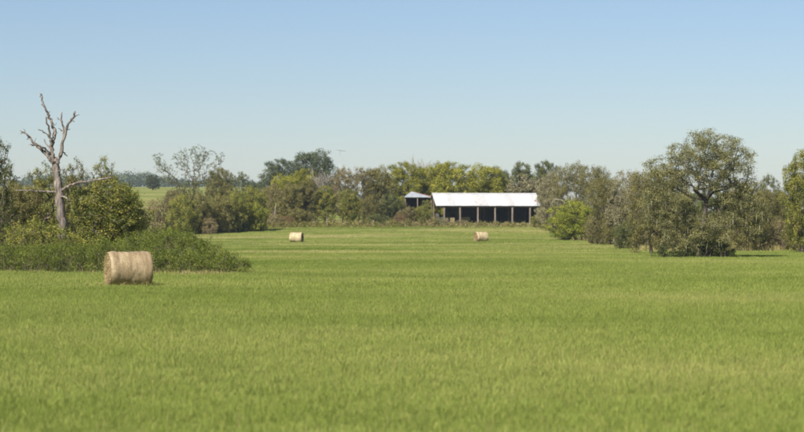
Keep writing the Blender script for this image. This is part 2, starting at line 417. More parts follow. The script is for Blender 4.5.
PR['twig2'] = bare_tree('twiggy_tree_b', 6, .75, 4, leaf_per=5, leaf=.2, seed=8, stems=4)
def wispy_tree():
    k = 290 / F; Z = lambda py: (229 - py) * k
    X = lambda px: (px - 193) * k
    limbs = [[(193, 200), (187, 190), (177, 178), (168, 170), (160, 161), (157, 155)], [(168, 170), (163, 170), (158, 164)], [(193, 197), (190, 180), (187, 168), (186, 158), (183, 152)], [(193, 195), (195, 178), (196, 165), (195, 154), (192, 149)],
             [(194, 192), (199, 178), (203, 166), (206, 157), (202, 150)], [(195, 193), (204, 180), (212, 170), (218, 161), (222, 156)], [(204, 180), (214, 176), (220, 168)], [(187, 190), (180, 186), (170, 180), (164, 178)], [(196, 165), (200, 158), (208, 151)], [(187, 168), (180, 162), (176, 157)]]
    P = []
    for li, L in enumerate(limbs):
        y0 = 0; y1 = rng.uniform(-1.6, 1.6)
        for a, b in zip(L[:-1], L[1:]):
            for t in np.linspace(0, 1, 7)[1:]:
                px, py = a[0] + (b[0] - a[0]) * t, a[1] + (b[1] - a[1]) * t
                f = (200 - py) / 50
                for _ in range(5): P.append((X(px) + rng.normal(0, .45), y1 * f + rng.normal(0, .5), Z(py) + rng.normal(0, .36)))
    P = np.array(P); P = P[P[:, 2] > Z(196)]
    low, lr = lobes_to_clumps([(X(180), .3, Z(192), 1.6, 1.5, 1.3), (X(193), -.5, Z(190), 1.6, 1.6, 1.6), (X(207), .3, Z(189), 1.9, 1.6, 1.6), (X(200), .8, Z(180), 1.3, 1.2, 1.0), (X(215), .2, Z(180), 1.2, 1.2, 1.2)], .8)
    P = np.concatenate([P, low]); rad = np.concatenate([np.full(len(P) - len(low), .30), lr * .8]) * rng.uniform(.6, 1.3, len(P))
    V, tint, cent = crown(P, rad * .9, 10, .14, .8, .15)
    p = Proto(); p.moss = None; p.crown = quad_mesh('wispy_crown', V, 4, LM['oak'], tint)
    p.trunk = skeleton([(0, 0, -.3), (.1, 0, Z(212)), (0, 0, Z(200)), (0, 0, Z(196))], P, .012, .43).mesh('wispy_trunk', BARK)
    p.w = np.percentile(V[:, 0], 99.3) - np.percentile(V[:, 0], .7); p.h = np.percentile(V[:, 2], 99.5); p.cx = 0
    p.noflip = True
    return p
PR['wispy'] = wispy_tree()

def place(name, proto, mat, px, d, wpx, top, label, cat='tree', group=None, rz=0, bark=None, mossmat=None, depth=None):
    """stand a tree at photo column px, d metres away on the ground, wpx wide, its top at photo row top"""
    pr = PR[proto]; x = px2x(px, d); z = float(height(x, d)) - .05
    w = wpx / F * d; h = py2z(top, d) - z
    s = Vector((w / pr.w, 0, h / pr.h)); s.y = depth or (s.x * .65 + s.z * .35)
    flip = 1 if hasattr(pr, 'noflip') else random.choice((1, -1))
    root = empty(name, (x - pr.cx * s.x * flip, d, z)); tag(root, label, cat, group)
    def part(nm, me, m):
        if me is None: return
        o = bpy.data.objects.new(nm, me); link(o, root); o.scale = (s.x * flip, s.y, s.z)
        if m: o.material_slots[0].link = 'OBJECT'; o.material_slots[0].material = m
        return o
    part('trunk', pr.trunk, bark)
    part('crown', pr.crown, LM[mat] if mat else None)
    part('moss', pr.moss, mossmat)
    return root
# ------------------------------------------------------------------ the barn
TIN = noise_mat('galvanised_roof', [(.24, (.24, .22, .20)), (.36, (.43, .43, .432)), (.7, (.50, .50, .505))], (1, .25, 1), 1.1, 8, rough=.5, bump=.15)
TINDULL = noise_mat('galvanised_roof_dull', [(.26, (.20, .165, .14)), (.40, (.38, .375, .37)), (.7, (.46, .46, .462))], (1, .2, 1), 1.6, 8, rough=.6, bump=.15)
TINBLUE = noise_mat('weathered_tin', [(.3, (.19, .21, .23)), (.6, (.29, .31, .34))], (1, .3, 1), 1.5, rough=.5, bump=.15)
RUST = noise_mat('rusty_tin', [(.3, (.12, .05, .035)), (.55, (.24, .11, .08)), (.75, (.34, .2, .16))], (1, .3, 1), 1.6, rough=.8, bump=.2)
POST = noise_mat('weathered_post', [(.3, (.10, .078, .063)), (.65, (.215, .172, .142))], (1, 1, .2), 5, bump=.5)
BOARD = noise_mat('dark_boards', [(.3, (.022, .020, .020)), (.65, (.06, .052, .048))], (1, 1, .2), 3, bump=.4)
TIMBER = noise_mat('roof_timber', [(.3, (.07, .055, .045)), (.65, (.15, .12, .10))], (.3, 1, 1), 4, bump=.3)
STRAW = noise_mat('loose_straw', [(.3, (.13, .10, .055)), (.6, (.24, .19, .11)), (.8, (.34, .28, .18))], (1, 1, 1), 8, bump=.9, bumpd=.05)

def sheet(name, x0, x1, y0, z0, y1, z1, parent, mat, pitch=.27, amp=.022, lift=0.0, tilt=0.0):
    """one ribbed metal sheet from the eave (y0,z0) up to the ridge (y1,z1)"""
    n = max(4, int((x1 - x0) / pitch * 4)); V = []; Fc = []
    for j, (y, z) in enumerate(((y0, z0), ((y0 + y1) / 2, (z0 + z1) / 2 - .02), (y1, z1))):
        for i in range(n + 1):
            x = x0 + (x1 - x0) * i / n; r = amp * (1.0 if i % 4 == 0 else -.3)
            V.append((x, y, z + r + lift + (tilt * (1 - j / 2) * (i / n))))
    for j in range(2):
        for i in range(n):
            a = j * (n + 1) + i; Fc.append((a, a + 1, a + n + 2, a + n + 1))
    o = link(bpy.data.objects.new(name, face_mesh(name, V, Fc, mat)), parent)
    md = o.modifiers.new('thickness', 'SOLIDIFY'); md.thickness = .012
    return o

BD = 319.0                                           # distance of the barn's ridge
bx = px2x(484.0, BD); bz = float(height(bx, BD)) - .05
barn = empty('pole_barn', (bx, BD, bz), R(7)); tag(barn, 'long open pole barn with white metal roof at the far edge of the field', 'barn')
BL, BW = 17.7, 4.9                                    # half run of the roof BW
RZ, EZ = py2z(193.6, BD) - bz, py2z(205.8, BD - BW) - bz
nsh = 16
for i in range(nsh):
    x0 = -BL / 2 + BL * i / nsh; x1 = x0 + BL / nsh + .04
    sheet('roof_sheet', x0, x1, -BW - random.uniform(0, .07), EZ, -.04, RZ, barn, TINDULL if i in (2, 6, 7, 11, 15) else TIN, lift=.012 * (i % 2), tilt=random.uniform(-.012, .012))
    sheet('roof_sheet', x0, x1, BW, EZ, .04, RZ, barn, TIN, lift=.012 * (i % 2))
rc = Boxes()
rc.box((0, -.14, RZ + .015), (BL + .05, .34, .02), Matrix.Rotation(math.atan2(RZ - EZ, BW), 3, 'X'))
rc.box((0, .14, RZ + .02), (BL + .05, .34, .02), Matrix.Rotation(-math.atan2(RZ - EZ, BW), 3, 'X'))
link(bpy.data.objects.new('ridge_cap', rc.mesh('ridge_cap', TIN)), barn)
# bent corner flap and a hole near the right end
pat = Boxes(); pat.box((BL / 2 - .62, -BW * .62, EZ + (RZ - EZ) * .38 + .05), (.42, .5, .03), Matrix.Rotation(.5, 3, 'X'))
link(bpy.data.objects.new('roof_patch', pat.mesh('roof_patch', RUST)), barn)
post_px = [437.5, 453.5, 471.5, 489.0, 506.5, 524.5, 533.0]
for p in post_px:
    X = (p - 484.5) / F * (BD - BW) + .35
    b = Boxes(); b.box((X, -BW + .35, (EZ - .1) / 2 - .2), (.24, .24, EZ + .3), Matrix.Rotation(random.uniform(-.015, .015), 3, 'Y'))
    link(bpy.data.objects.new('post', b.mesh('post', POST)), barn)
for X in (-BL / 2 + .3, -4.2, 0, 4.2, BL / 2 - .3):   # back row and ridge posts
    b = Boxes(); b.box((X, 0.2, RZ / 2 - .3), (.2, .2, RZ + .1)); link(bpy.data.objects.new('post', b.mesh('post', TIMBER)), barn)
b = Boxes(); b.box((0, -BW + .32, EZ - .17), (BL - .3, .10, .24)); link(bpy.data.objects.new('eave_beam', b.mesh('eave_beam', TIMBER)), barn)
b = Boxes(); b.box((0, 0, RZ - .22), (BL - .3, .12, .24)); link(bpy.data.objects.new('ridge_beam', b.mesh('ridge_beam', TIMBER)), barn)
for i in range(9):
    X = -BL / 2 + .25 + (BL - .5) * i / 8
    b = Boxes()
    for s in (-1, 1):
        b.box((X, s * BW / 2, (EZ + RZ) / 2 - .14), (.08, math.hypot(BW, RZ - EZ) - .2, .16), Matrix.Rotation(-s * math.atan2(RZ - EZ, BW), 3, 'X'))
    link(bpy.data.objects.new('rafter', b.mesh('rafter', TIMBER)), barn)
# back wall of upright boards with a gap in the left bay
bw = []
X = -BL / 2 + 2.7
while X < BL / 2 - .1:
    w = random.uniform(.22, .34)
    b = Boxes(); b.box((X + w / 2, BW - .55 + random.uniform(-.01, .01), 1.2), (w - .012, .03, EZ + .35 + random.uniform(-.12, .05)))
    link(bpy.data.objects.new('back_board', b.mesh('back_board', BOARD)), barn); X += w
X = -BW + 2.2
while X < BW - .6:                                     # boarded right end
    w = random.uniform(.22, .34)
    b = Boxes(); b.box((BL / 2 - .4, X + w / 2, EZ / 2 - .1), (.03, w - .012, EZ + .1)); link(bpy.data.objects.new('end_board', b.mesh('end_board', BOARD)), barn); X += w
for i in range(7):                                     # low boards between the left corner posts
    b = Boxes(); b.box((-BL / 2 + .42, -BW + .5 + .3 * i + .14, .75), (.05, .28, 1.7 + random.uniform(-.15, .15))); link(bpy.data.objects.new('side_board', b.mesh('side_board', POST)), barn)

def straw_bale(x, y, z, rz, label):
    bm = bmesh.new(); bmesh.ops.create_cube(bm, size=1)
    bmesh.ops.subdivide_edges(bm, edges=bm.edges[:], cuts=5, use_grid_fill=True)
    for v in bm.verts:
        r = math.hypot(v.co.y, v.co.z)
        v.co = Vector((v.co.x * 1.5, v.co.y * 1.2, v.co.z * 1.15)) * (1 - .10 * max(0, r - .45)) + Vector((random.gauss(0, .02), random.gauss(0, .02), random.gauss(0, .02)))
    me = bpy.data.meshes.new('straw_pile'); bm.to_mesh(me); bm.free(); me.materials.append(STRAW)
    o = link(bpy.data.objects.new('square_bale', me)); w = barn.matrix_world if False else Matrix.Translation(barn.location) @ Matrix.Rotation(R(7), 4, 'Z')
    p = w @ Vector((x, y, z)); o.location = p; o.rotation_euler = (0, 0, rz); tag(o, label, 'hay bale', 'square bales inside the barn')
straw_bale(-6.2, -BW + 2.3, .42, .1, 'tan straw bale in the leftmost bay of the barn')
straw_bale(-3.4, -BW + 3.4, .45, -.2, 'tan straw bale in the second bay from the left of the barn')

# shed left of the barn: hip roof, grey front slope, rusty right slope
SD = 322.0; sx = px2x(416.5, SD); sz = float(height(sx, SD)) - .05
shed = empty('open_shed', (sx, SD, sz)); tag(shed, 'small open shed with grey and rusty hipped tin roof left of the white roofed barn', 'shed')
L_, R_ = (404 - 416.5) / F * SD, (432.5 - 416.5) / F * SD
pk = (411.5 - 416.5) / F * SD; pz = py2z(191.4, SD) - sz; ez = py2z(197.2, SD - 2.5) - sz
fr = [(L_, -2.5, ez), (R_, -2.5, ez + .05), (pk, -.6, pz)]
V = [(L_, -2.5, ez), (R_ * .95, -2.5, ez), (R_ + .1, -1.4, ez + .18), (R_ + .1, 3.5, ez + .1), (L_, 3.5, ez), (pk, -.3, pz), (pk, 2.5, pz)]
def tri_part(name, idx, mat):
    me = face_mesh(name, [V[i] for i in idx], [tuple(range(len(idx)))], mat)
    o = link(bpy.data.objects.new(name, me), shed); md = o.modifiers.new('thickness', 'SOLIDIFY'); md.thickness = .05; return o
tri_part('roof_slope', (0, 1, 5), TINBLUE); tri_part('roof_slope', (1, 2, 5), RUST)
tri_part('roof_slope', (2, 3, 6, 5), RUST); tri_part('roof_slope', (3, 4, 6), RUST); tri_part('roof_slope', (4, 0, 5, 6), TINBLUE)
for X, Y in ((L_ + .2, -2.2), (pk + 1.0, -2.3), (R_ - .25, -2.0), (L_ + .2, 3.2), (R_ - .25, 3.2)):
    b = Boxes(); b.box((X, Y, ez / 2 - .15), (.16, .16, ez + .2)); link(bpy.data.objects.new('post', b.mesh('post', POST)), shed)
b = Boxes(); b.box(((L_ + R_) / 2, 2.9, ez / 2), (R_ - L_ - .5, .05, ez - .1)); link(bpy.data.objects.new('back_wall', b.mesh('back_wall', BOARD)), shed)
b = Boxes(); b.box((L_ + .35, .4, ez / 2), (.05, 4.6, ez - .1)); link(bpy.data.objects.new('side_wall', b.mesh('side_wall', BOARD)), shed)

# white building glimpsed through the right-hand trees
HD = 232.0; hx = px2x(632, HD); hz = float(height(hx, HD))
WHITE = noise_mat('white_siding', [(.3, (.66, .66, .65)), (.7, (.80, .80, .79))], (.3, .3, 4), 2, rough=.6, bump=.1)
house = empty('white_house', (hx, HD, hz), R(-8)); tag(house, 'white walled building glimpsed through gaps in the trees behind the dark shrub', 'building')
hw, hd_, hh = 2.7, 2.6, py2z(207, HD) - hz
b = Boxes()
for (c, d) in (((0, -hd_, hh / 2 - .2), (2 * hw, .12, hh + .4)), ((0, hd_, hh / 2 - .2), (2 * hw, .12, hh + .4)), ((-hw - .06, 0, hh / 2 - .2), (.12, 2 * hd_ + .12, hh + .4)), ((hw + .06, 0, hh / 2 - .2), (.12, 2 * hd_ + .12, hh + .4))): b.box(c, d)
link(bpy.data.objects.new('wall', b.mesh('wall', WHITE)), house)
b = Boxes()
for s in (-1, 1): b.box((0, s * hd_ / 2 * 1.05, hh + .66), (2 * hw + .6, math.hypot(hd_, 1.1) + .35, .07), Matrix.Rotation(-s * math.atan2(1.1, hd_), 3, 'X'))
link(bpy.data.objects.new('roof', b.mesh('roof', RUST)), house)

# television aerial on its mast above the middle trees
AD = 352.0; ax = px2x(340, AD); az = float(height(ax, AD))
GREYM = noise_mat('grey_metal', [(.3, (.25, .26, .27)), (.7, (.4, .41, .42))], nscale=4, rough=.4, metallic=.6)
ant = empty('television_aerial', (ax, AD, az)); tag(ant, 'thin television aerial on a tall mast rising above the middle trees', 'aerial')
ah = py2z(150.5, AD) - az
T = Tubes(); T.add([(0, 0, 0), (0, 0, ah * .5), (0, 0, ah + .15)], [.05, .04, .03], 6); link(bpy.data.objects.new('mast', T.mesh('mast', GREYM)), ant)
T = Tubes(); T.add([(-.85, -.3, ah + .12), (.95, .3, ah - .1)], [.035, .035], 5); boom = link(bpy.data.objects.new('boom', T.mesh('boom', GREYM)), ant)
for i in range(7):
    t = i / 6; c = np.array([-.85 + 1.8 * t, -.3 + .6 * t, ah + .12 - .22 * t]); hl = .75 - .4 * t
    T = Tubes(); T.add([c + np.array([-hl * .32, hl * .95, 0]), c - np.array([-hl * .32, hl * .95, 0])], [.014, .014], 4); link(bpy.data.objects.new('element', T.mesh('element', GREYM)), boom)

# ------------------------------------------------------------------ hay bales
def hay_mats():
    m, n, l = new_mat('net_wrapped_hay')
    tc = n.new('ShaderNodeTexCoord')
    mp = n.new('ShaderNodeMapping'); mp.inputs['Scale'].default_value = (3.2, .5, .5); l.new(tc.outputs['Object'], mp.inputs['Vector'])
    nz = n.new('ShaderNodeTexNoise'); nz.inputs['Scale'].default_value = 2.2; nz.inputs['Detail'].default_value = 6; l.new(mp.outputs[0], nz.inputs['Vector'])
    n2 = n.new('ShaderNodeTexNoise'); n2.inputs['Scale'].default_value = 26; n2.inputs['Detail'].default_value = 6; n2.inputs['Roughness'].default_value = .7; l.new(tc.outputs['Object'], n2.inputs['Vector'])
    rp = ramp(n, [(.3, (.22, .160, .088)), (.5, (.305, .230, .132)), (.7, (.40, .32, .20))]); l.new(nz.outputs['Fac'], rp.inputs['Fac'])
    r2 = ramp(n, [(.33, (.42, .37, .30)), (.55, (1, 1, 1)), (.75, (1.2, 1.2, 1.15))]); l.new(n2.outputs['Fac'], r2.inputs['Fac'])
    mx = n.new('ShaderNodeMix'); mx.data_type = 'RGBA'; mx.blend_type = 'MULTIPLY'; mx.inputs['Factor'].default_value = .9
    l.new(rp.outputs['Color'], mx.inputs['A']); l.new(r2.outputs['Color'], mx.inputs['B'])
    wv = n.new('ShaderNodeTexWave'); wv.wave_type = 'BANDS'; wv.bands_direction = 'X'; wv.inputs['Scale'].default_value = 9; wv.inputs['Distortion'].default_value = 1.5
    l.new(tc.outputs['Object'], wv.inputs['Vector'])
    p = n.new('ShaderNodeBsdfPrincipled'); p.inputs['Roughness'].default_value = .6; p.inputs['Specular IOR Level'].default_value = .35
    l.new(mx.outputs['Result'], p.inputs['Base Color'])
    b1 = n.new('ShaderNodeBump'); b1.inputs['Strength'].default_value = .5; b1.inputs['Distance'].default_value = .02; l.new(n2.outputs['Fac'], b1.inputs['Height'])
    b2 = n.new('ShaderNodeBump'); b2.inputs['Strength'].default_value = .15; b2.inputs['Distance'].default_value = .01; l.new(wv.outputs['Fac'], b2.inputs['Height'])
    l.new(b1.outputs['Normal'], b2.inputs['Normal']); l.new(b2.outputs['Normal'], p.inputs['Normal'])
    o = n.new('ShaderNodeOutputMaterial'); l.new(p.outputs[0], o.inputs['Surface'])
    e, n, l = new_mat('cut_hay_end')
    tc = n.new('ShaderNodeTexCoord'); sp = n.new('ShaderNodeSeparateXYZ'); l.new(tc.outputs['Object'], sp.inputs[0])
    nz = n.new('ShaderNodeTexNoise'); nz.inputs['Scale'].default_value = 14; nz.inputs['Detail'].default_value = 8; nz.inputs['Roughness'].default_value = .75; l.new(tc.outputs['Object'], nz.inputs['Vector'])
    rp = ramp(n, [(.3, (.10, .06, .032)), (.5, (.26, .175, .10)), (.72, (.42, .31, .19))]); l.new(nz.outputs['Fac'], rp.inputs['Fac'])
    p = n.new('ShaderNodeBsdfPrincipled'); p.inputs['Roughness'].default_value = .9; l.new(rp.outputs['Color'], p.inputs['Base Color'])
    bp = n.new('ShaderNodeBump'); bp.inputs['Strength'].default_value = .9; bp.inputs['Distance'].default_value = .05; l.new(nz.outputs['Fac'], bp.inputs['Height']); l.new(bp.outputs['Normal'], p.inputs['Normal'])
    o = n.new('ShaderNodeOutputMaterial'); l.new(p.outputs[0], o.inputs['Surface'])
    return m, e
HAYW, HAYE = hay_mats()
BR, BLN = .665, 1.52
def bale_z(y, z):                                      # flattened by its own weight
    if z < 0: z = z * .955; y = y * (1 + .03 * (-z / BR))
    return y, max(z, -BR * .93)
def make_bale_meshes():
    NA = 72; prof = []
    for i in range(25): prof.append((-BLN / 2 + BLN * i / 24, BR))
    rs = np.random.default_rng(4)
    wob = rs.normal(size=(len(prof), NA)); wob = (wob + np.roll(wob, 1, 1) + np.roll(wob, -1, 1) + np.roll(wob, 2, 1)) / 4
    band = rs.normal(size=len(prof)) * .006
    V = []; Fc = []
    for i, (x, r) in enumerate(prof):
        e = min(1, (BLN / 2 - abs(x)) / .13); r = r * (1 - .062 * (1 - e) ** 2) + band[i]
        for k in range(NA):
            a = 2 * math.pi * k / NA; rr = r + .017 * wob[i, k] + .010 * math.sin(3 * a + x * 2) + .006 * math.sin(7 * a - x * 5)
            y, z = bale_z(rr * math.cos(a), rr * math.sin(a)); V.append((x, y, z + BR * .93))
    for i in range(len(prof) - 1):
        for k in range(NA): Fc.append((i * NA + k, i * NA + (k + 1) % NA, (i + 1) * NA + (k + 1) % NA, (i + 1) * NA + k))
    roll = face_mesh('wrapped_roll', V, Fc, HAYW, True)
    ends = []
    for s in (-1, 1):
        V = []; Fc = []; NR = 22
        for j in range(NR + 1):
            t = j / NR
            for k in range(NA):
                a = 2 * math.pi * k / NA; r = BR * .925 * (1 - t) + .004
                spiral = math.sin(2 * math.pi * (r / .075 + a / (2 * math.pi)))
                x = s * (BLN / 2 - .01 - .05 * max(0, .35 - t) / .35 * 0 + .022 * spiral * (1 - t * .3) + rs.normal() * .014 - .03 * (t > .9))
                if j == 0: x = s * (BLN / 2 - .004)
                y, z = bale_z(r * math.cos(a), r * math.sin(a)); V.append((x, y, z + BR * .93))
        for j in range(NR):
            for k in range(NA):
                f = (j * NA + k, j * NA + (k + 1) % NA, (j + 1) * NA + (k + 1) % NA, (j + 1) * NA + k); Fc.append(f if s < 0 else f[::-1])
        Fc.append(tuple(NR * NA + k for k in range(NA)))
        ends.append(face_mesh('hay_end', V, Fc, HAYE))
    # straws sticking out of the ends and lying round the foot
    n = 1500; s = rs.choice([-1, 1], n); r = BR * .93 * np.sqrt(rs.random(n)); a = rs.random(n) * 6.283
    P = np.stack([s * (BLN / 2), r * np.cos(a), r * np.sin(a)], 1)
    P[:, 2] = np.maximum(np.where(P[:, 2] < 0, P[:, 2] * .955, P[:, 2]), -BR * .92) + BR * .93
    D = np.stack([s * rs.uniform(.1, 1, n), rs.normal(size=n) * .8, rs.normal(size=n) * .8 - .3], 1); D /= np.linalg.norm(D, axis=1, keepdims=True)
    D *= rs.uniform(.03, .12, n)[:, None]; W = rs.normal(size=(n, 3)); W = np.cross(W, D); W /= np.linalg.norm(W, axis=1, keepdims=True); W *= .0025
    Q = np.stack([P - W - D * .2, P + W - D * .2, P + D + W, P + D - W], 1).reshape(-1, 3); Q[:, 2] = np.maximum(Q[:, 2], .01)
    fringe = quad_mesh('loose_straw', Q, 4, DRY, rs.random(n))
    return roll, ends, fringe
roll_me, end_me, fringe_me = make_bale_meshes()
PALEHAY = HAYW.copy(); PALEHAY.name = 'sun_bleached_hay'
for nd in PALEHAY.node_tree.nodes:
    if nd.type == 'VALTORGB' and nd.color_ramp.elements[0].color[2] < .2:
        for el in nd.color_ramp.elements: el.color = (el.color[0] * 1.45, el.color[1] * 1.55, el.color[2] * 1.6, 1)
def bale(px, base_py, d, rz, label, s=1.0, near=False):
    x = px2x(px, d); z = float(height(x, d))
    root = empty('round_hay_bale', (x, d, z), rz); tag(root, label, 'hay bale', 'round hay bales left in the pasture')
    for nm, me in (('wrapped_roll', roll_me), ('hay_end', end_me[0]), ('hay_end', end_me[1])):
        o = link(bpy.data.objects.new(nm, me), root); o.scale = (s, s, s); o.location = (0, 0, -.02)
        if nm == 'wrapped_roll' and not near: o.material_slots[0].link = 'OBJECT'; o.material_slots[0].material = PALEHAY
    o = link(bpy.data.objects.new('loose_straw', fringe_me), root); o.scale = (s, s, s); kind(o, 'stuff')
    return root
def strewn(px, d, n, seed):
    rs = np.random.default_rng(seed); x0 = px2x(px, d); a = rs.random(n) * 6.283; q = rs.normal(0, .35, n)
    x = x0 + np.cos(a) * (.75 + np.abs(q)); y = d + np.sin(a) * (.55 + np.abs(q)); z = height(x, y) + rs.uniform(.06, .16, n)
    P = np.stack([x, y, z], 1); D = rs.normal(size=(n, 3)) * np.array([1, 1, .35]); D /= np.linalg.norm(D, axis=1, keepdims=True); D *= rs.uniform(.06, .2, n)[:, None]
    W = np.cross(D, rs.normal(size=(n, 3))); W /= np.linalg.norm(W, axis=1, keepdims=True); W *= .004
    o = link(bpy.data.objects.new('strewn_straw', quad_mesh('strewn_straw', np.stack([P - D - W, P - D + W, P + D + W, P + D - W], 1).reshape(-1, 3), 4, DRY, rs.random(n)))); kind(o, 'stuff')
    o['label'] = 'loose straw strewn round the nearest hay bale'
strewn(128.5, 68.5, 160, 3)
bale(128.5, 287, 68.5, R(21), 'large round hay bale in front of the bramble thicket, nearest of the hay bales', 1.0, True)
bale(296.5, 242, 238.0, R(-12), 'small distant round hay bale left of the middle of the field', 1.0)
bale(481.0, 242, 238.0, R(26), 'small distant round hay bale below the white roofed barn', .98)
bale(224.5, 193, 528.0, R(30), 'tiny far round hay bale on the green slope behind the left hedgerow', 1.25)

# ------------------------------------------------------------------ the dead tree
DD = 115.0
dx = px2x(60, DD); dz = float(height(dx, DD))
dead = empty('dead_tree', (dx, DD, dz)); tag(dead, 'tall bare dead tree with grey forked limbs behind the bramble thicket', 'tree')
def dp(px, py, y=0.0): return np.array([px2x(px, DD) - dx, y, py2z(py, DD) - dz])
def dead_path(pts, r0, r1, bend, sides=8, rough=.2):
    P = [dp(x, y) for x, y in pts]; n = len(P)
    for i in range(n): P[i][1] = bend * (i / max(1, n - 1))
    # finer, gnarled
    Q = []; RR = []
    for i in range(n - 1):
        for k in range(4):
            t = k / 4; q = P[i] * (1 - t) + P[i + 1] * t; u = (i + t) / (n - 1)
            if i + k: q = q + np.array([random.gauss(0, .03), random.gauss(0, .03), random.gauss(0, .018)])
            Q.append(q); RR.append((r0 + (r1 - r0) * u) * random.uniform(.9, 1.12))
    Q.append(P[-1]); RR.append(r1 * .35)
    T = Tubes(); T.add(Q, RR, sides, rough); return T
k_ = 1 / (F / DD)
def dpart(nm, pts, w0, w1, bend, sides=8):
    th = .98 if nm == 'trunk' else .82
    o = link(bpy.data.objects.new(nm, dead_path(pts, th * w0 * k_ / 2, th * w1 * k_ / 2, bend, sides).mesh(nm, DEADWOOD, True)), dead); return o
dpart('trunk', [(62, 264), (62.5, 240), (62.5, 226), (60.5, 210), (59.5, 195), (57, 180), (56.2, 168), (55, 157)], 10.5, 6.4, .15, 14)
dpart('limb', [(54, 163), (51.5, 152), (51.8, 142), (54, 136), (53.2, 129), (50, 121.5), (46.7, 114), (43.5, 106), (40.3, 98), (38.2, 92.5)], 5.5, 1.6, .5)
dpart('limb', [(51.6, 146), (50.5, 137), (49.0, 126), (46.7, 116)], 3.2, 1.8, -.35)
dpart('limb', [(52.5, 163), (49.5, 157.5), (44.3, 152), (37.8, 146.5), (33, 142), (28.9, 135.5), (21.6, 130.8)], 5.0, 1.8, -.5)
dpart('limb', [(49.5, 155), (46, 148.5), (39.5, 146), (31.3, 145)], 3, 1.5, -.9)
dpart('limb', [(50.8, 150), (48, 146.5), (45, 144), (43, 138.6)], 2.2, 1.2, .4, 6)
dpart('limb', [(51.5, 141), (46, 133), (38.6, 129.7)], 2.3, 1.1, -.3, 6)
dpart('limb', [(57, 164), (59.2, 157), (60.7, 148), (62.5, 138.5), (61.8, 127), (59, 120), (59.8, 111)], 4.6, 1.5, .8)
dpart('limb', [(60, 157), (63, 143.5), (66.2, 132), (70.2, 122.5), (75.5, 116.5), (76.7, 111.5)], 4.2, 2.0, -.5)
dpart('limb', [(61, 151), (63.5, 153), (66.2, 156.5)], 1.9, .9, .3, 6)
dpart('limb', [(60, 191.5), (65, 188), (70, 185.6), (79.3, 182.6), (94, 180.8), (105, 179.3), (113.5, 177.8)], 4.0, 1.6, -.8)
dpart('limb', [(104, 179.5), (110, 176), (114, 175.5)], 1.4, .7, -.6, 5)
dpart('limb', [(58, 192.5), (50, 191.5), (40, 191), (28, 190.6), (14, 190.2)], 2.7, 1.3, .5, 6)
dpart('limb', [(60, 196.5), (65, 197), (69.2, 199)], 3.0, 2.2, -.5, 6)
dpart('limb', [(69, 198.7), (70, 201), (68.8, 203)], 2.4, 1.8, -.2, 6)

for (a, b_, c, d_, w) in ((40, 97, 43, 94, 1.0), (44, 107, 41, 104, .9), (47, 114.5, 50.5, 111, .9), (52, 126, 55.5, 123, 1.0), (54, 135, 57, 132.5, .9), (30, 137, 27, 140, .9), (34, 143, 36, 138, .8), (62, 131, 59, 128, .9), (59, 120, 56.5, 117, .8),
                          (67, 130, 70.5, 129, 1.0), (72, 120, 75, 122, .9), (75.5, 116, 79, 114, 1.0), (26, 133, 23, 128, .8), (24, 131.8, 19.5, 134, .8), (86, 181.7, 89, 185, .9), (98, 180.3, 101, 177, .8), (58, 172, 62, 169, 1.4), (57.5, 183, 53, 180, 1.5), (60, 205, 64, 202, 1.5), (42, 191, 40, 187, .8), (30, 190.6, 27, 194, .7)):
    dpart('twig', [(a, b_), ((a + c) / 2 + random.uniform(-.6, .6), (b_ + d_) / 2), (c, d_)], w * 1.3, w * .5, random.uniform(-.3, .3), 5)
# ------------------------------------------------------------------ near thicket (brambles)
def thicket(name, pts, label, per=58, leaf=.062, spacing=.40, mat='bramble'):
    """pts: list of (px, d, radius x, radius y, height)"""
    lob = []
    for (px, d, rx, ry, h) in pts:
        x = px2x(px, d); lob.append((x, d, float(height(x, d)) + h * .30, rx, ry, h * .68))
    cx = sum(l[0] for l in lob) / len(lob); cy = sum(l[1] for l in lob) / len(lob); cz = float(height(cx, cy))
    P, rad = lobes_to_clumps(lob, spacing, jitter=.4, fill=.15)
    keep = P[:, 2] > cz + .02; P = P[keep]; rad = rad[keep]
    P -= np.array([cx, cy, cz]); V, tint, cent = crown(P, rad, per, leaf, .8, .35); V[:, 2] = np.maximum(V[:, 2], .01)
    root = empty(name, (cx, cy, cz)); tag(root, label, 'thicket')
    link(bpy.data.objects.new('foliage', quad_mesh('foliage', V, 4, LM[mat], tint)), root)
    T = Tubes()
    for i in range(0, len(P), 3):
        p = P[i]; b0 = np.array([p[0] + random.gauss(0, .35), p[1] + random.gauss(0, .35), -.1])
        T.add([b0, (b0 + p) / 2 + np.array([random.gauss(0, .1), random.gauss(0, .1), .15]), p, p + np.array([random.gauss(0, .12), random.gauss(0, .12), random.uniform(-.05, .08)])], [.014, .011, .008, .004], 3, cap=False)
    link(bpy.data.objects.new('stems', T.mesh('stems', BARK)), root)
    return root
left_pts = []
for i in range(26):
    px = -70 + i * 8.2 + random.uniform(-3, 3); d = 89.3 + random.uniform(0, 6.5)
    left_pts.append((px, d, random.uniform(.8, 1.3), random.uniform(1.2, 1.9), random.uniform(1.25, 1.55) * (.9 + .1 * (px > 60))))
thicket('bramble_thicket', left_pts, 'long low dark green bramble hedge behind the nearest hay bale at the left edge')
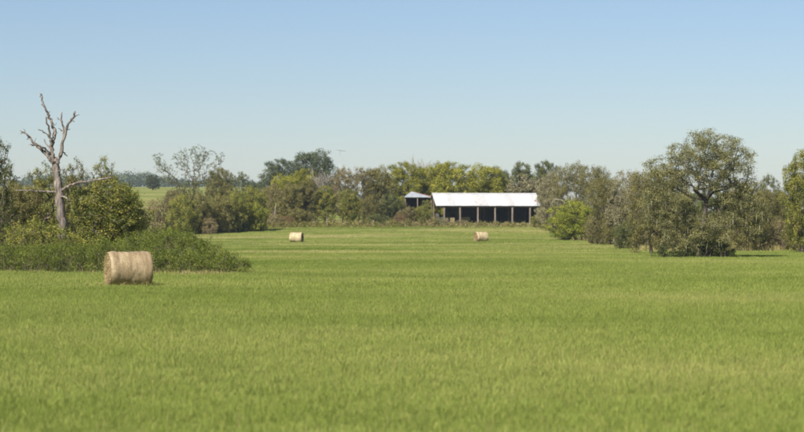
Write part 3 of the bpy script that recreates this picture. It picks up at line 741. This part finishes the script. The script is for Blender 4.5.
mound = [(128, 93, 1.0, 1.8, 1.75), (142, 92, 1.1, 1.8, 1.95), (156, 93, 1.1, 2.0, 2.05), (168, 91.5, 1.1, 1.9, 2.1), (180, 93, 1.1, 2.0, 2.15), (190, 91.5, 1.0, 1.7, 1.95), (200, 92, .95, 1.6, 1.75),
         (210, 91.5, .9, 1.4, 1.45), (219, 91.2, .75, 1.2, 1.15), (227, 91.2, .6, 1.0, .9), (232, 90, .75, 1.0, 1.0), (238, 89.8, .6, .9, .75), (150, 96, 1.3, 2, 1.8), (172, 96, 1.3, 2, 1.9), (190, 95, 1.1, 1.6, 1.6), (163, 88.6, .9, 1.1, 1.2), (182, 88.6, .9, 1.1, 1.1), (203, 88.8, .8, .9, .9), (145, 88.6, .9, 1.1, 1.2), (172, 88.3, .9, 1.0, .9), (192, 88.5, .9, 1.0, .9), (154, 88.3, .9, 1.0, .9), (212, 89.3, .7, .8, .7)]
thicket('bramble_thicket', mound, 'rounded dark green bramble mound right of the nearest hay bale')
pale = [(14, 103, .9, 1.4, 2.15), (26, 102, 1.1, 1.6, 2.5), (38, 102, 1.1, 1.6, 2.7), (50, 102, 1.0, 1.5, 2.45), (62, 102.5, .9, 1.4, 2.1), (74, 103, .9, 1.3, 1.8), (88, 103, .9, 1.2, 1.6), (100, 103, .8, 1.2, 1.45)]
thicket('leafy_shrub_clump', pale, 'soft mid green shrub clump between the bramble hedge and the dead tree trunk', 24, .10, .42, 'green')

# ------------------------------------------------------------------ fine-leaved prototypes for the nearer trees
PR['near1'] = make_tree('near_tree_a', rand_lobes(17, 5, .9, 5.2, .8, 1.25), trunkline(2.2), .55, 60, .11)
PR['near2'] = make_tree('near_tree_b', rand_lobes(20, 5, .8, 5.4, .5, 1.0), trunkline(2.4, .3), .52, 38, .10, shell=.3)
PR['near3'] = make_tree('near_tree_c', rand_lobes(16, 3.4, .8, 6.0, .45, .85), trunkline(3.0, .2), .5, 30, .10, shell=.25)

# hero oak -----------------------------------------------------------------------
OD = 130.0; ox = px2x(704, OD); oz = float(height(ox, OD)); kp = OD / F
def ol(px, py, y, rx, ry, rz): return (px2x(px, OD) - ox, y, py2z(py, OD) - oz, rx * kp, ry, rz * kp)
oak_lobes = [
    ol(656, 163, .3, 9, .9, 6), ol(667, 166, -.5, 11, 1.0, 7), ol(677, 173, .8, 10, 1.0, 7), ol(661, 178, -.2, 13, 1.2, 9), ol(674, 187, -.6, 12, 1.1, 8), ol(736, 188, -.5, 13, 1.1, 7), ol(749, 184, .2, 11, 1.2, 9),
    ol(658, 198, -.5, 13, 1.2, 13), ol(673, 206, -1.4, 13, 1.2, 13), ol(690, 210, 1.8, 13, 1.2, 10), ol(733, 202, -.8, 13, 1.2, 11), ol(749, 200, .2, 13, 1.2, 12),
    ol(760, 214, .4, 9, 1.1, 14), ol(743, 217, -1.0, 13, 1.2, 13), ol(722, 221, -1.6, 13, 1.1, 11), ol(701, 225, -1.9, 13, 1.0, 10), ol(682, 226, -1.3, 13, 1.1, 13), ol(664, 222, -.6, 11, 1.1, 12),
    ol(652, 210, .6, 9, 1.0, 13), ol(735, 207, 1.8, 18, 1.4, 12), ol(670, 210, 1.8, 16, 1.3, 12), ol(754, 230, -.2, 8, .9, 9), ol(668, 239, -1.4, 9, .8, 8), ol(710, 236, -2.2, 9, .8, 7), ol(688, 239, -1.9, 8, .7, 8)]
rng = np.random.default_rng(77)
P, rad = lobes_to_clumps(oak_lobes, .62, fill=.25); P[:, 2] = np.maximum(P[:, 2], .3)
# the broad domed upper crown: clumps through its volume, with gaps
m = 5000; q = rng.normal(size=(m, 3)); q /= np.linalg.norm(q, axis=1, keepdims=True); q *= (rng.random(m) ** .42)[:, None]
dome = np.array([px2x(711, OD) - ox, 0, py2z(163, OD) - oz]) + q * np.array([47 * kp, 2.8, 34 * kp])
lump = sum(np.sin(dome @ (rng.normal(size=3) * 3.2) + rng.uniform(0, 6)) for _ in range(7))
edge = 1 + .10 * np.sin(np.arctan2(q[:, 2], q[:, 0]) * 7 + 1) + .05 * np.sin(np.arctan2(q[:, 2], q[:, 0]) * 13)
keep = (lump > -.1) & (dome[:, 2] > py2z(190, OD) - oz - .5 * np.abs(q[:, 0])) & (np.linalg.norm(q, axis=1) < edge * .97)
dome = dome[keep]; sel = []
for c in dome:
    if all(np.linalg.norm((c - d_) * np.array([1, 1, 1.5])) > .36 for d_ in sel): sel.append(c)
    if len(sel) > 480: break
sel = np.array(sel); P = np.concatenate([P, sel]); rad = np.concatenate([rad, rng.uniform(.24, .46, len(sel))])
oak_limbs = [(4, [ol(px_, py_, yy_, 1, 1, 1)[:3] for px_, py_, yy_ in L]) for L in (
    [(694, 190, -.2), (687, 176, -.3), (681, 160, -.2), (682, 147, 0)], [(704, 188, .1), (706, 172, .2), (700, 155, .1), (698, 142, 0)], [(712, 187, -.2), (722, 174, -.4), (733, 160, -.3), (738, 150, -.1)],
    [(714, 192, .2), (730, 188, .3), (746, 183, .2)], [(690, 197, -.4), (673, 187, -.5), (660, 180, -.3)], [(711, 184, .5), (716, 166, .9), (717, 148, .6)])]
V, tint, cent = crown(P, rad * 1.12, 84, .085, .62, .4); V[:, 2] = np.maximum(V[:, 2], .05)
DARKBARK = noise_mat('dark_bark', [(.3, (.035, .028, .022)), (.7, (.11, .09, .072))], (1, 1, .25), 6, bump=.6)
oak = empty('live_oak', (ox, OD, oz)); tag(oak, 'tall spreading live oak hung with grey moss standing at the field edge', 'tree')
link(bpy.data.objects.new('crown', quad_mesh('oak_crown', V, 4, LM['liveoak'], tint)), oak)
tr = [(0, 0, -.3), (.03, 0, 1.0), (-.02, .05, 2.2), (.08, 0, 3.2), (.15, 0, 3.9)]
link(bpy.data.objects.new('trunk', skeleton(tr, P, .0125, .48, 6, limbs=oak_limbs).mesh('oak_trunk', DARKBARK)), oak)
low = cent[(cent[:, 2] < 5.2)]
link(bpy.data.objects.new('moss', moss_mesh('oak_moss', low, 900, .15, .65, .03)), oak)
thicket('oak_undergrowth', [(661, 128.6, .45, .6, .75), (670, 128.3, .6, .7, 1.0), (681, 128.8, .5, .6, .95), (695, 128.6, .6, .7, 1.35), (706, 128.4, .6, .7, 1.3), (716, 128.6, .6, .7, 1.4), (724, 128.8, .55, .6, 1.05), (730, 129, .35, .5, .6), (700, 130.5, 1.2, .9, 1.5), (716, 131, 1.0, .9, 1.4)],
        'dark evergreen undergrowth round the foot of the tall moss hung oak', 40, .09, .36, 'evergreen')

# ------------------------------------------------------------------ trees and shrubs (column, distance, width, top row in the photograph)
G1, G2, G3, G4, G5 = 'trees behind the bramble hedge', 'shrubs of the left hedgerow', 'trees along the far edge of the field', 'moss hung trees on the right', 'shrubs along the far field edge'
T_ = [
 ('broadleaf_tree', 'near2', 'dark', -8, 112, 44, 136, 'dark green tree cut off by the left edge of the picture', G1),
 ('broadleaf_tree', 'near1', 'oak', 14, 121, 42, 184, 'low olive tree at far left below the dead tree limbs', G1),
 ('broadleaf_tree', 'near2', 'green', 42, 127, 40, 166, 'loose light olive tree just left of the dead tree trunk', G1),
 ('broadleaf_tree', 'near2', 'oak', 74, 128, 32, 162, 'olive tree close behind the right side of the dead tree trunk', G1),
 ('broadleaf_tree', 'near1', 'green', 108, 118, 76, 180, 'dense bushy green tree under the long right limb of the dead tree', G1),
 ('broadleaf_tree', 'near1', 'green', 126, 121, 40, 190, 'lower right shoulder of bushy green growth beside the dense green tree', G1),
 ('broadleaf_tree', 'near2', 'dark', 58, 131, 36, 176, 'dark olive tree directly behind the dead tree trunk', G1),
 ('broadleaf_tree', 'near1', 'brown', 28, 128, 44, 188, 'low brownish tree under the long left limb of the dead tree', G1),
 ('broadleaf_tree', 'near3', 'green', 104, 132, 30, 158, 'slim feathery tree rising above the dense bushy green tree', G1),
 ('scrub_tree', 'near2', 'brown', 6, 140, 40, 178, 'brownish scrub tree behind the low olive tree at far left', G1),
 ('leafy_shrub', 'shrub3', 'tan', 152, 268, 26, 200, 'brown twiggy shrub at the left end of the hedgerow', G2),
 ('leafy_shrub', 'shrub3', 'brown', 166, 270, 28, 196, 'brownish shrub second from the left end of the hedgerow', G2),
 ('leafy_shrub', 'shrub1', 'green', 183, 268, 30, 195, 'green rounded shrub below the wispy tree in the hedgerow', G2),
 ('leafy_shrub', 'shrub2', 'oak', 200, 271, 30, 194, 'olive shrub right below the wispy tree trunk in the hedgerow', G2),
 ('leafy_shrub', 'shrub1', 'oak', 218, 275, 30, 195, 'olive rounded shrub in the middle of the left hedgerow', G2),
 ('leafy_shrub', 'shrub2', 'green', 234, 279, 30, 192, 'mid green shrub in the right half of the left hedgerow', G2),
 ('leafy_shrub', 'shrub1', 'green', 250, 284, 32, 187, 'tall green shrub near the right end of the left hedgerow', G2),
 ('leafy_shrub', 'shrub2', 'bright', 257, 281, 22, 203, 'yellow green low shrub at the right end of the left hedgerow', G2),
 ('leafy_shrub', 'shrub3', 'tan', 210, 268, 16, 218, 'small dry brown shrub at the foot of the left hedgerow', G2),
 ('wispy_tree', 'wispy', 'dark', 192, 290, 66, 147, 'wispy half bare tree with spreading branches above the left hedgerow', G3),
 ('broadleaf_tree', 'round1', 'oak', 219, 305, 26, 169, 'round olive crown just right of the wispy half bare tree', G3),
 ('broadleaf_tree', 'round2', 'brown', 178, 310, 26, 190, 'low brownish tree behind the left hedgerow under the wispy tree', G3),
 ('far_tree', 'loose1', 'dark', 241, 430, 18, 172, 'small dark lacy tree on the far slope left of the big grey green trees', G3),
 ('far_tree', 'round2', 'bluegreen', 254, 420, 18, 183, 'low dark tree beside the small lacy tree on the far slope', G3),
 ('far_tree', 'round1', 'bluegreen', 153, 640, 14, 175, 'lone dark tree on the far ridge left of the wispy tree', G3),
 ('broadleaf_tree', 'round1', 'bluegreen', 279, 400, 38, 160, 'tall grey green tree, left one of the dark pair on the skyline', G3),
 ('broadleaf_tree', 'round2', 'bluegreen', 316, 405, 46, 152, 'tall grey green tree, right one of the dark pair on the skyline', G3),
 ('broadleaf_tree', 'round2', 'yellow', 283, 325, 36, 176, 'yellow green tree below the left one of the dark skyline pair', G3),
 ('broadleaf_tree', 'round1', 'yellow', 306, 330, 30, 170, 'yellow green tree below the right one of the dark skyline pair', G3),
 ('broadleaf_tree', 'loose1', 'brown', 274, 306, 26, 184, 'olive brown tree at the left end of the middle tree row', G3),
 ('broadleaf_tree', 'round2', 'oak', 292, 305, 26, 184, 'olive tree with a pale stem in the middle row behind the left small bale', G3),
 ('broadleaf_tree', 'tall1', 'oak', 308, 306, 24, 180, 'dark olive tree right of the left small bale in the middle row', G3),
 ('twiggy_tree', 'twig1', None, 322, 316, 26, 166, 'grey leafless twiggy tree in front of the dark skyline pair', G3),
 ('broadleaf_tree', 'tall1', 'green', 325, 306, 22, 186, 'green tree in front of the grey leafless twiggy tree', G3),
 ('broadleaf_tree', 'loose2', 'tan', 343, 312, 30, 168, 'tan leaved tree below the television aerial', G3),
 ('broadleaf_tree', 'loose1', 'brown', 360, 311, 32, 168, 'brownish tree right of the tan leaved tree in the middle row', G3),
 ('broadleaf_tree', 'round1', 'green', 350, 306, 22, 190, 'low green tree in front of the tan leaved tree', G3),
 ('broadleaf_tree', 'round2', 'oak', 379, 312, 32, 168, 'olive tree left of the yellow green trees behind the barn', G3),
 ('leafy_shrub', 'shrub2', 'dark', 392, 308, 26, 194, 'dark green shrub left of the open shed', G5),
 ('leafy_shrub', 'shrub1', 'oak', 371, 305, 22, 196, 'olive shrub in front of the middle row, two left of the open shed', G5),
 ('broadleaf_tree', 'round1', 'yellow', 402, 338, 38, 163, 'yellow green tree directly behind the open shed', G3),
 ('broadleaf_tree', 'round2', 'yellow', 427, 342, 34, 168, 'yellow green tree behind the gap between open shed and barn', G3),
 ('broadleaf_tree', 'round1', 'yellow', 452, 340, 44, 163, 'yellow green tree behind the left half of the white barn roof', G3),
 ('broadleaf_tree', 'round2', 'yellow', 482, 342, 44, 166, 'yellow green tree behind the middle of the white barn roof', G3),
 ('broadleaf_tree', 'round2', 'green', 500, 344, 26, 176, 'green tree behind the right half of the white barn roof', G3),
 ('twiggy_tree', 'twig1', None, 421, 352, 24, 153, 'leafless treetop poking out above the yellow green trees', G3),
 ('broadleaf_tree', 'round2', 'oak', 440, 352, 22, 164, 'olive treetop behind the yellow green trees left of the barn middle', G3),
 ('far_tree', 'round2', 'bluegreen', 498, 400, 24, 170, 'dark far tree behind the right end of the yellow green trees', G3),
 ('broadleaf_tree', 'tall1', 'dark', 522, 360, 26, 163, 'dark green treetop above the right end of the barn roof', G3),
 ('broadleaf_tree', 'round1', 'dark', 544, 350, 26, 162, 'dark green treetop right of the barn on the skyline', G3),
 ('twiggy_tree', 'twig2', 'grey', 527, 332, 34, 174, 'grey twiggy tree behind the right end of the barn', G3),
 ('mossy_tree', 'mossy2', 'grey', 552, 282, 30, 172, 'grey green moss hung tree overlapping the right end of the barn', G4),
 ('mossy_tree', 'mossy1', 'oak', 572, 275, 40, 164, 'moss hung tree behind the bright green shrub', G4),
 ('mossy_tree', 'mossy2', 'oak', 597, 268, 38, 167, 'moss hung tree on the skyline right of the bright green shrub', G4),
 ('leafy_shrub', 'shrub1', 'bright', 571, 246, 46, 201, 'bright yellow green rounded shrub right of the barn', G5),
 ('mossy_tree', 'mossy1', 'oak', 609, 218, 44, 178, 'olive moss hung tree left of the white building gap', G4),
 ('mossy_tree', 'mossy2', 'grey', 634, 205, 46, 172, 'grey green moss hung tree behind the dark little shrub', G4),
 ('leafy_shrub', 'shrub2', 'oak', 618, 214, 30, 217, 'olive shrub low in front of the white building gap', G5),
 ('leafy_shrub', 'shrub1', 'brown', 641, 198, 28, 218, 'brown shrub between the dark little shrub and the oak group', G5),
 ('twiggy_tree', 'twig2', 'grey', 624, 208, 34, 192, 'grey twiggy small tree in front of the white building gap', G3),
 ('leafy_shrub', 'shrub2', 'brown', 602, 224, 34, 214, 'brown scrubby shrub right beside the bright green shrub', G5),
 ('leafy_shrub', 'shrub2', 'dark', 627, 181, 28, 221, 'dark little shrub standing alone before the mossy trees', G5),
 ('mossy_tree', 'mossy1', 'oak', 651, 152, 48, 170, 'moss hung tree touching the left side of the tall live oak', G4),
 ('mossy_tree', 'mossy2', 'oak', 668, 176, 46, 184, 'moss hung tree half hidden behind the left side of the live oak', G4),
 ('mossy_tree', 'mossy2', 'oak', 746, 168, 44, 186, 'moss hung tree touching the right side of the tall live oak', G4),
 ('mossy_tree', 'mossy1', 'oak', 772, 185, 38, 190, 'olive tree right of the live oak under the far lacy tree', G4),
 ('far_tree', 'loose2', 'dark', 768, 330, 22, 175, 'far dark lacy tree on the skyline right of the live oak', G3),
 ('broadleaf_tree', 'round1', 'oak', 652, 236, 38, 188, 'olive tree deep behind the left side of the live oak', G4),
 ('broadleaf_tree', 'round2', 'dark', 684, 232, 40, 192, 'dark tree deep behind the live oak trunk', G4),
 ('broadleaf_tree', 'round1', 'dark', 712, 228, 40, 191, 'dark tree glimpsed under the live oak crown right of its trunk', G4),
 ('broadleaf_tree', 'round2', 'oak', 738, 226, 38, 190, 'olive tree deep behind the right side of the live oak', G4),
 ('broadleaf_tree', 'round1', 'oak', 764, 222, 34, 192, 'olive tree furthest back between the live oak and the right edge', G4),
 ('leafy_shrub', 'shrub2', 'oak', 668, 200, 36, 216, 'olive shrub behind the left skirt of the live oak', G5),
 ('leafy_shrub', 'shrub1', 'oak', 712, 196, 40, 218, 'olive shrub behind the dark undergrowth of the live oak', G5),
 ('broadleaf_tree', 'near1', 'green', 801, 158, 36, 153, 'green tree cut off by the right edge of the picture', G4),
 ('broadleaf_tree', 'round1', 'oak', 786, 196, 30, 188, 'olive tree just left of the green tree at the right edge', G4),
 ('leafy_shrub', 'shrub3', 'tan', 781, 170, 30, 220, 'dry tan shrub near the right edge of the field', G5),
 ('leafy_shrub', 'shrub2', 'oak', 798, 166, 30, 224, 'olive shrub at the right edge of the picture', G5),
 ('leafy_shrub', 'shrub1', 'dark', 786, 174, 16, 226, 'small dark shrub beside the dry tan shrub at the right', G5),
 ('leafy_shrub', 'shrub3', 'green', 757, 172, 26, 226, 'loose green shrub under the tree right of the live oak', G5),
 ('leafy_shrub', 'shrub3', 'brown', 738, 178, 24, 222, 'brown loose shrub just behind the right skirt of the live oak', G5),
 ('leafy_shrub', 'shrub2', 'oak', 300, 301, 24, 209, 'low olive shrub behind the left small hay bale', G5),
 ('leafy_shrub', 'shrub3', 'russet', 287, 299, 16, 216, 'low russet bush left of the left small hay bale', G5),
 ('leafy_shrub', 'shrub3', 'tan', 272, 296, 18, 214, 'pale dry bush at the far left corner of the field', G5),
 ('leafy_shrub', 'shrub1', 'dark', 378, 301, 20, 214, 'low dark bush on the field edge left of the sheds', G5),
 ('leafy_shrub', 'shrub1', 'green', 422, 304, 18, 206, 'green bush growing in front of the open shed', G5),
 ('leafy_shrub', 'shrub3', 'green', 427, 312, 12, 200, 'feathery sapling between the open shed and the barn', G5),
 ('leafy_shrub', 'shrub2', 'brown', 408, 304, 20, 207, 'brown bush in front of the left side of the open shed', G5),
 ('leafy_shrub', 'shrub3', 'russet', 400, 300, 14, 214, 'russet weedy bush below the open shed', G5),
 ('leafy_shrub', 'shrub3', 'grey', 441, 302, 16, 218, 'greyish bush below the left corner of the barn', G5),
 ('leafy_shrub', 'shrub3', 'tan', 462, 303, 14, 220, 'dry tan bush below the second bay of the barn', G5),
 ('leafy_shrub', 'shrub3', 'oak', 545, 290, 18, 205, 'olive bush at the right end of the barn', G5),
 ('leafy_shrub', 'shrub2', 'green', 538, 296, 14, 214, 'small green bush below the right end of the barn', G5),
]
for (nm, pr, mt, px, d, w, top, lab, grp) in T_:
    place(nm, pr, mt, px, d, w, top, lab, 'shrub' if 'shrub' in nm else 'tree', grp)
# pale arching dead limb beside the bright shrub and the pale stem in the middle row
SNAG = noise_mat('snag_wood', [(.3, (.12, .10, .08)), (.7, (.30, .26, .21))], (1, 1, .25), 6)
def snag(px, d, pts, w, label):
    x = px2x(px, d); z = float(height(x, d)); T = Tubes()
    Q = [np.array([px2x(a, d) - x, .1 * i, py2z(b_, d) - z]) for i, (a, b_) in enumerate(pts)]
    T.add(Q, [w * (1 - .6 * i / len(Q)) for i in range(len(Q))], 7, .1)
    o = link(bpy.data.objects.new('bare_snag', T.mesh('bare_snag', SNAG))); o.location = (x, d, z); tag(o, label, 'dead stem')
snag(569, 249, [(569, 243), (569, 225), (568, 212), (567, 205), (562, 200), (556, 199), (552, 203), (550, 208)], .11, 'pale arching dead stem above the bright green shrub')
snag(275, 302, [(275, 228), (274.6, 215), (275.5, 207), (276, 203)], .10, 'pale bare stem in the tree row left of the left small hay bale')

# ------------------------------------------------------------------ weeds along the far field edge, dry grass, far woods
def scatter_weeds(name, rows, mat, leaf, per, seed, label_kind='stuff'):
    rs = np.random.default_rng(seed); P = []; rad = []
    for (px0, d0, px1, d1, n, dj, h0, h1) in rows:
        t = rs.random(n); d = d0 + (d1 - d0) * t + rs.uniform(0, dj, n); px = px0 + (px1 - px0) * t
        x = px2x(px, d); h = rs.uniform(h0, h1, n) * (.65 + .5 * np.sin(px * .21 + seed) ** 2); z = height(x, d)
        for k in range(3):
            P.append(np.stack([x + rs.normal(0, .25, n), d + rs.normal(0, .2, n), z + h * (k + .5) / 3], 1)); rad.append(h * rs.uniform(.25, .45, n) * (1.15 - k * .2))
    P = np.concatenate(P); rad = np.concatenate(rad)
    V, tint, _ = crown(P, rad, per, leaf, 1.0, .2, up=.1)
    o = link(bpy.data.objects.new(name, quad_mesh(name, V, 4, LM.get(mat, DRY), tint))); kind(o, 'stuff'); return o
scatter_weeds('weeds', [(262, 294, 436, 296, 250, 9, .5, 1.2), (436, 294, 560, 296, 170, 9, .3, .8), (400, 300, 436, 300, 70, 10, .7, 1.4), (436, 298, 545, 298, 200, 10, .3, .75)], 'oak', .17, 9, 1)['label'] = 'olive weeds along the far edge of the field'
scatter_weeds('weeds', [(262, 294, 436, 295, 150, 8, .4, 1.1), (436, 294, 560, 295, 110, 8, .3, .7), (400, 300, 436, 300, 50, 10, .6, 1.2), (436, 298, 545, 298, 160, 10, .3, .65), (560, 246, 640, 225, 90, 8, .3, .8), (735, 178, 830, 172, 120, 8, .3, .8)], 'tan', .17, 8, 2)['label'] = 'dry brown weeds along the far edge of the field'
scatter_weeds('weeds', [(140, 266, 262, 284, 160, 8, .4, .9), (262, 293, 410, 294, 180, 6, .5, 1.1)], 'green', .17, 8, 3)['label'] = 'green weeds at the foot of the hedgerow'
def blades(name, x, y, h, n, w, mat, spread, seed, lean=.35):
    rs = np.random.default_rng(seed); m = len(x); idx = np.repeat(np.arange(m), n); k = len(idx)
    bx_ = x[idx] + rs.normal(0, spread, k); by = y[idx] + rs.normal(0, spread, k); bz_ = height(bx_, by) - .02
    hh = h[idx] * rs.uniform(.5, 1.15, k); a = rs.random(k) * 6.283; ln = rs.uniform(0, lean, k) * hh; b_ = rs.random(k) * 6.283
    s = np.stack([np.cos(a), np.sin(a), np.zeros(k)], 1) * (w * rs.uniform(.6, 1.3, k))[:, None]
    B = np.stack([bx_, by, bz_], 1); Tp = B + np.stack([np.cos(b_) * ln, np.sin(b_) * ln, hh], 1)
    M = B * .45 + Tp * .55 - np.stack([np.cos(b_) * ln, np.sin(b_) * ln, np.zeros(k)], 1) * .2
    V = np.concatenate([np.stack([B - s, B + s, M + s * .8, M - s * .8], 1), np.stack([M - s * .8, M + s * .8, Tp + s * .1, Tp - s * .1], 1)]).reshape(-1, 3)
    t = rs.random(k); o = link(bpy.data.objects.new(name, quad_mesh(name, V, 4, mat, np.tile(t, 2)))); kind(o, 'stuff'); return o
px = np.where(rng.random(420) < .6, rng.uniform(152, 225, 420), rng.uniform(-60, 238, 420)); d = 87.2 + rng.normal(0, .7, 420) + .8 * np.sin(px * .09)
blades('dry_grass', px2x(px, d), d, rng.uniform(.10, .30, 420), 5, .007, DRY, .12, 3)['label'] = 'pale dry grass along the foot of the bramble thicket'
px = rng.uniform(640, 860, 500); d = rng.uniform(166, 182, 500)
blades('dry_grass', px2x(px, d), d, rng.uniform(.3, .7, 500), 12, .014, DRY, .2, 5)['label'] = 'pale dry grass behind the live oak'
n = 1100; yy = 17 + 75 * rng.random(n) ** 1.3; xx = rng.uniform(-1, 1, n) * (.212 * yy * 1.1 + 2)
blades('seed_stalks', xx, yy, rng.uniform(.16, .30, n), 2, .0022, DRY, .06, 9, .5)['label'] = 'thin pale seed stalks among the near pasture grass'
# far woods on the ridge
rs = np.random.default_rng(8); n = 1500
wx = rs.uniform(-620, 620, n); wy = rs.uniform(1420, 1560, n); wh = rs.uniform(4, 9, n) * (.8 + .35 * np.sin(wx * .021) + .2 * np.sin(wx * .083))
P = np.stack([wx, wy, height(wx, wy) + wh * .55], 1); V, tint, _ = crown(P, wh * .62, 26, 2.0, 1.0, .5)
o = link(bpy.data.objects.new('far_woods', quad_mesh('far_woods', V, 4, LM['bluegreen'], tint))); kind(o, 'stuff'); o['label'] = 'dark woods along the distant ridge'

# ------------------------------------------------------------------ grass of the pasture (blades scattered by geometry nodes)
GRASS = grass_mat()
def patch(name, size, n, h0, h1, w, seed):
    rs = np.random.default_rng(seed)
    x = rs.uniform(-size / 2, size / 2, n) * 1.15; y = rs.uniform(-size / 2, size / 2, n) * 1.15
    h = rs.uniform(h0, h1, n) * (.75 + .35 * np.sin(x * 4 / size + seed) * np.cos(y * 5 / size)); a = rs.random(n) * 6.283; b_ = rs.random(n) * 6.283; ln = rs.uniform(.05, .75, n) * h
    s = np.stack([np.cos(a), np.sin(a), np.zeros(n)], 1) * (w * rs.uniform(.6, 1.4, n))[:, None]
    B = np.stack([x, y, np.full(n, -.02)], 1); dl = np.stack([np.cos(b_) * ln, np.sin(b_) * ln, np.zeros(n)], 1)
    M = B + dl * .3 + np.array([0, 0, 1.]) * (h * .6)[:, None]; Tp = B + dl + np.array([0, 0, 1.]) * h[:, None]
    V = np.concatenate([np.stack([B - s * .7, B + s * .7, M + s, M - s], 1), np.stack([M - s, M + s, Tp + s * .08, Tp - s * .08], 1)]).reshape(-1, 3)
    t = np.where(rs.random(n) < .07, rs.uniform(.85, 1, n), rs.random(n) * .8)
    return bpy.data.objects.new(name, quad_mesh(name, V, 4, GRASS, np.tile(t, 2)))
def grass(name, patches, X, Y, label, smin=.8, smax=1.25, seed=0):
    rs = np.random.default_rng(seed); col = bpy.data.collections.new(name + '_patches')
    for p in patches: col.objects.link(p)
    Z = height(X, Y); me = bpy.data.meshes.new(name); me.vertices.add(len(X)); me.vertices.foreach_set('co', np.stack([X, Y, Z], 1).astype(np.float32).ravel())
    for an, val in (('rot', rs.random(len(X)) * 6.283), ('scl', rs.uniform(smin, smax, len(X)))):
        a = me.attributes.new(an, 'FLOAT', 'POINT'); a.data.foreach_set('value', val.astype(np.float32))
    o = link(bpy.data.objects.new(name, me)); kind(o, 'stuff'); o['label'] = label
    ng = bpy.data.node_groups.new(name, 'GeometryNodeTree')
    ng.interface.new_socket('Geometry', in_out='INPUT', socket_type='NodeSocketGeometry'); ng.interface.new_socket('Geometry', in_out='OUTPUT', socket_type='NodeSocketGeometry')
    N = ng.nodes; Lk = ng.links
    gi = N.new('NodeGroupInput'); go = N.new('NodeGroupOutput'); ip = N.new('GeometryNodeInstanceOnPoints'); ci = N.new('GeometryNodeCollectionInfo')
    ci.inputs['Collection'].default_value = col; ci.inputs['Separate Children'].default_value = True; ci.inputs['Reset Children'].default_value = True
    def attr(nm):
        q = N.new('GeometryNodeInputNamedAttribute'); q.data_type = 'FLOAT'; q.inputs['Name'].default_value = nm; return q.outputs['Attribute']
    cx = N.new('ShaderNodeCombineXYZ'); Lk.new(attr('rot'), cx.inputs['Z']); 
    sc = N.new('ShaderNodeCombineXYZ'); sc.inputs['X'].default_value = 1; sc.inputs['Y'].default_value = 1; Lk.new(attr('scl'), sc.inputs['Z'])
    Lk.new(gi.outputs[0], ip.inputs['Points']); Lk.new(ci.outputs[0], ip.inputs['Instance']); ip.inputs['Pick Instance'].default_value = True
    Lk.new(cx.outputs[0], ip.inputs['Rotation']); Lk.new(sc.outputs[0], ip.inputs['Scale']); Lk.new(ip.outputs[0], go.inputs[0])
    md = o.modifiers.new('scatter', 'NODES'); md.node_group = ng
    return o
def jitter_grid(y0, y1, step, margin, seed):
    rs = np.random.default_rng(seed); X = []; Y = []
    for y in np.arange(y0, y1, step):
        hw = .212 * y * 1.12 + margin; x = np.arange(-hw, hw, step)
        X.append(x + rs.uniform(-.3, .3, len(x)) * step); Y.append(np.full(len(x), y) + rs.uniform(-.3, .3, len(x)) * step)
    return np.concatenate(X), np.concatenate(Y)
X, Y = jitter_grid(15, 62, .5, 3, 1)
grass('grass', [patch('grass_patch', .5, 260, .07, .17, .0030, 20 + i) for i in range(6)], X, Y, 'long soft green grass of the near pasture', seed=1)
X, Y = jitter_grid(61, 150, 1.2, 4, 2)
grass('grass', [patch('grass_patch', 1.2, 620, .07, .17, .0048, 30 + i) for i in range(6)], X, Y, 'green grass across the middle of the pasture', seed=2)
X, Y = jitter_grid(149, 308, 2.4, 5, 3)
grass('grass', [patch('grass_patch', 2.4, 760, .08, .17, .011, 40 + i) for i in range(6)], X, Y, 'green grass of the far pasture', seed=3)

# ------------------------------------------------------------------ the air
hm, hn, hl = new_mat('haze_air')
pv = hn.new('ShaderNodeVolumePrincipled'); pv.inputs['Color'].default_value = (.70, .84, 1.0, 1); pv.inputs['Density'].default_value = .00013; pv.inputs['Anisotropy'].default_value = .2
ho = hn.new('ShaderNodeOutputMaterial'); hl.new(pv.outputs[0], ho.inputs['Volume'])
hb = Boxes(); hb.box((0, 2400, 36), (3300, 5400, 90))
haze = link(bpy.data.objects.new('haze', hb.mesh('haze', hm))); kind(haze, 'stuff')
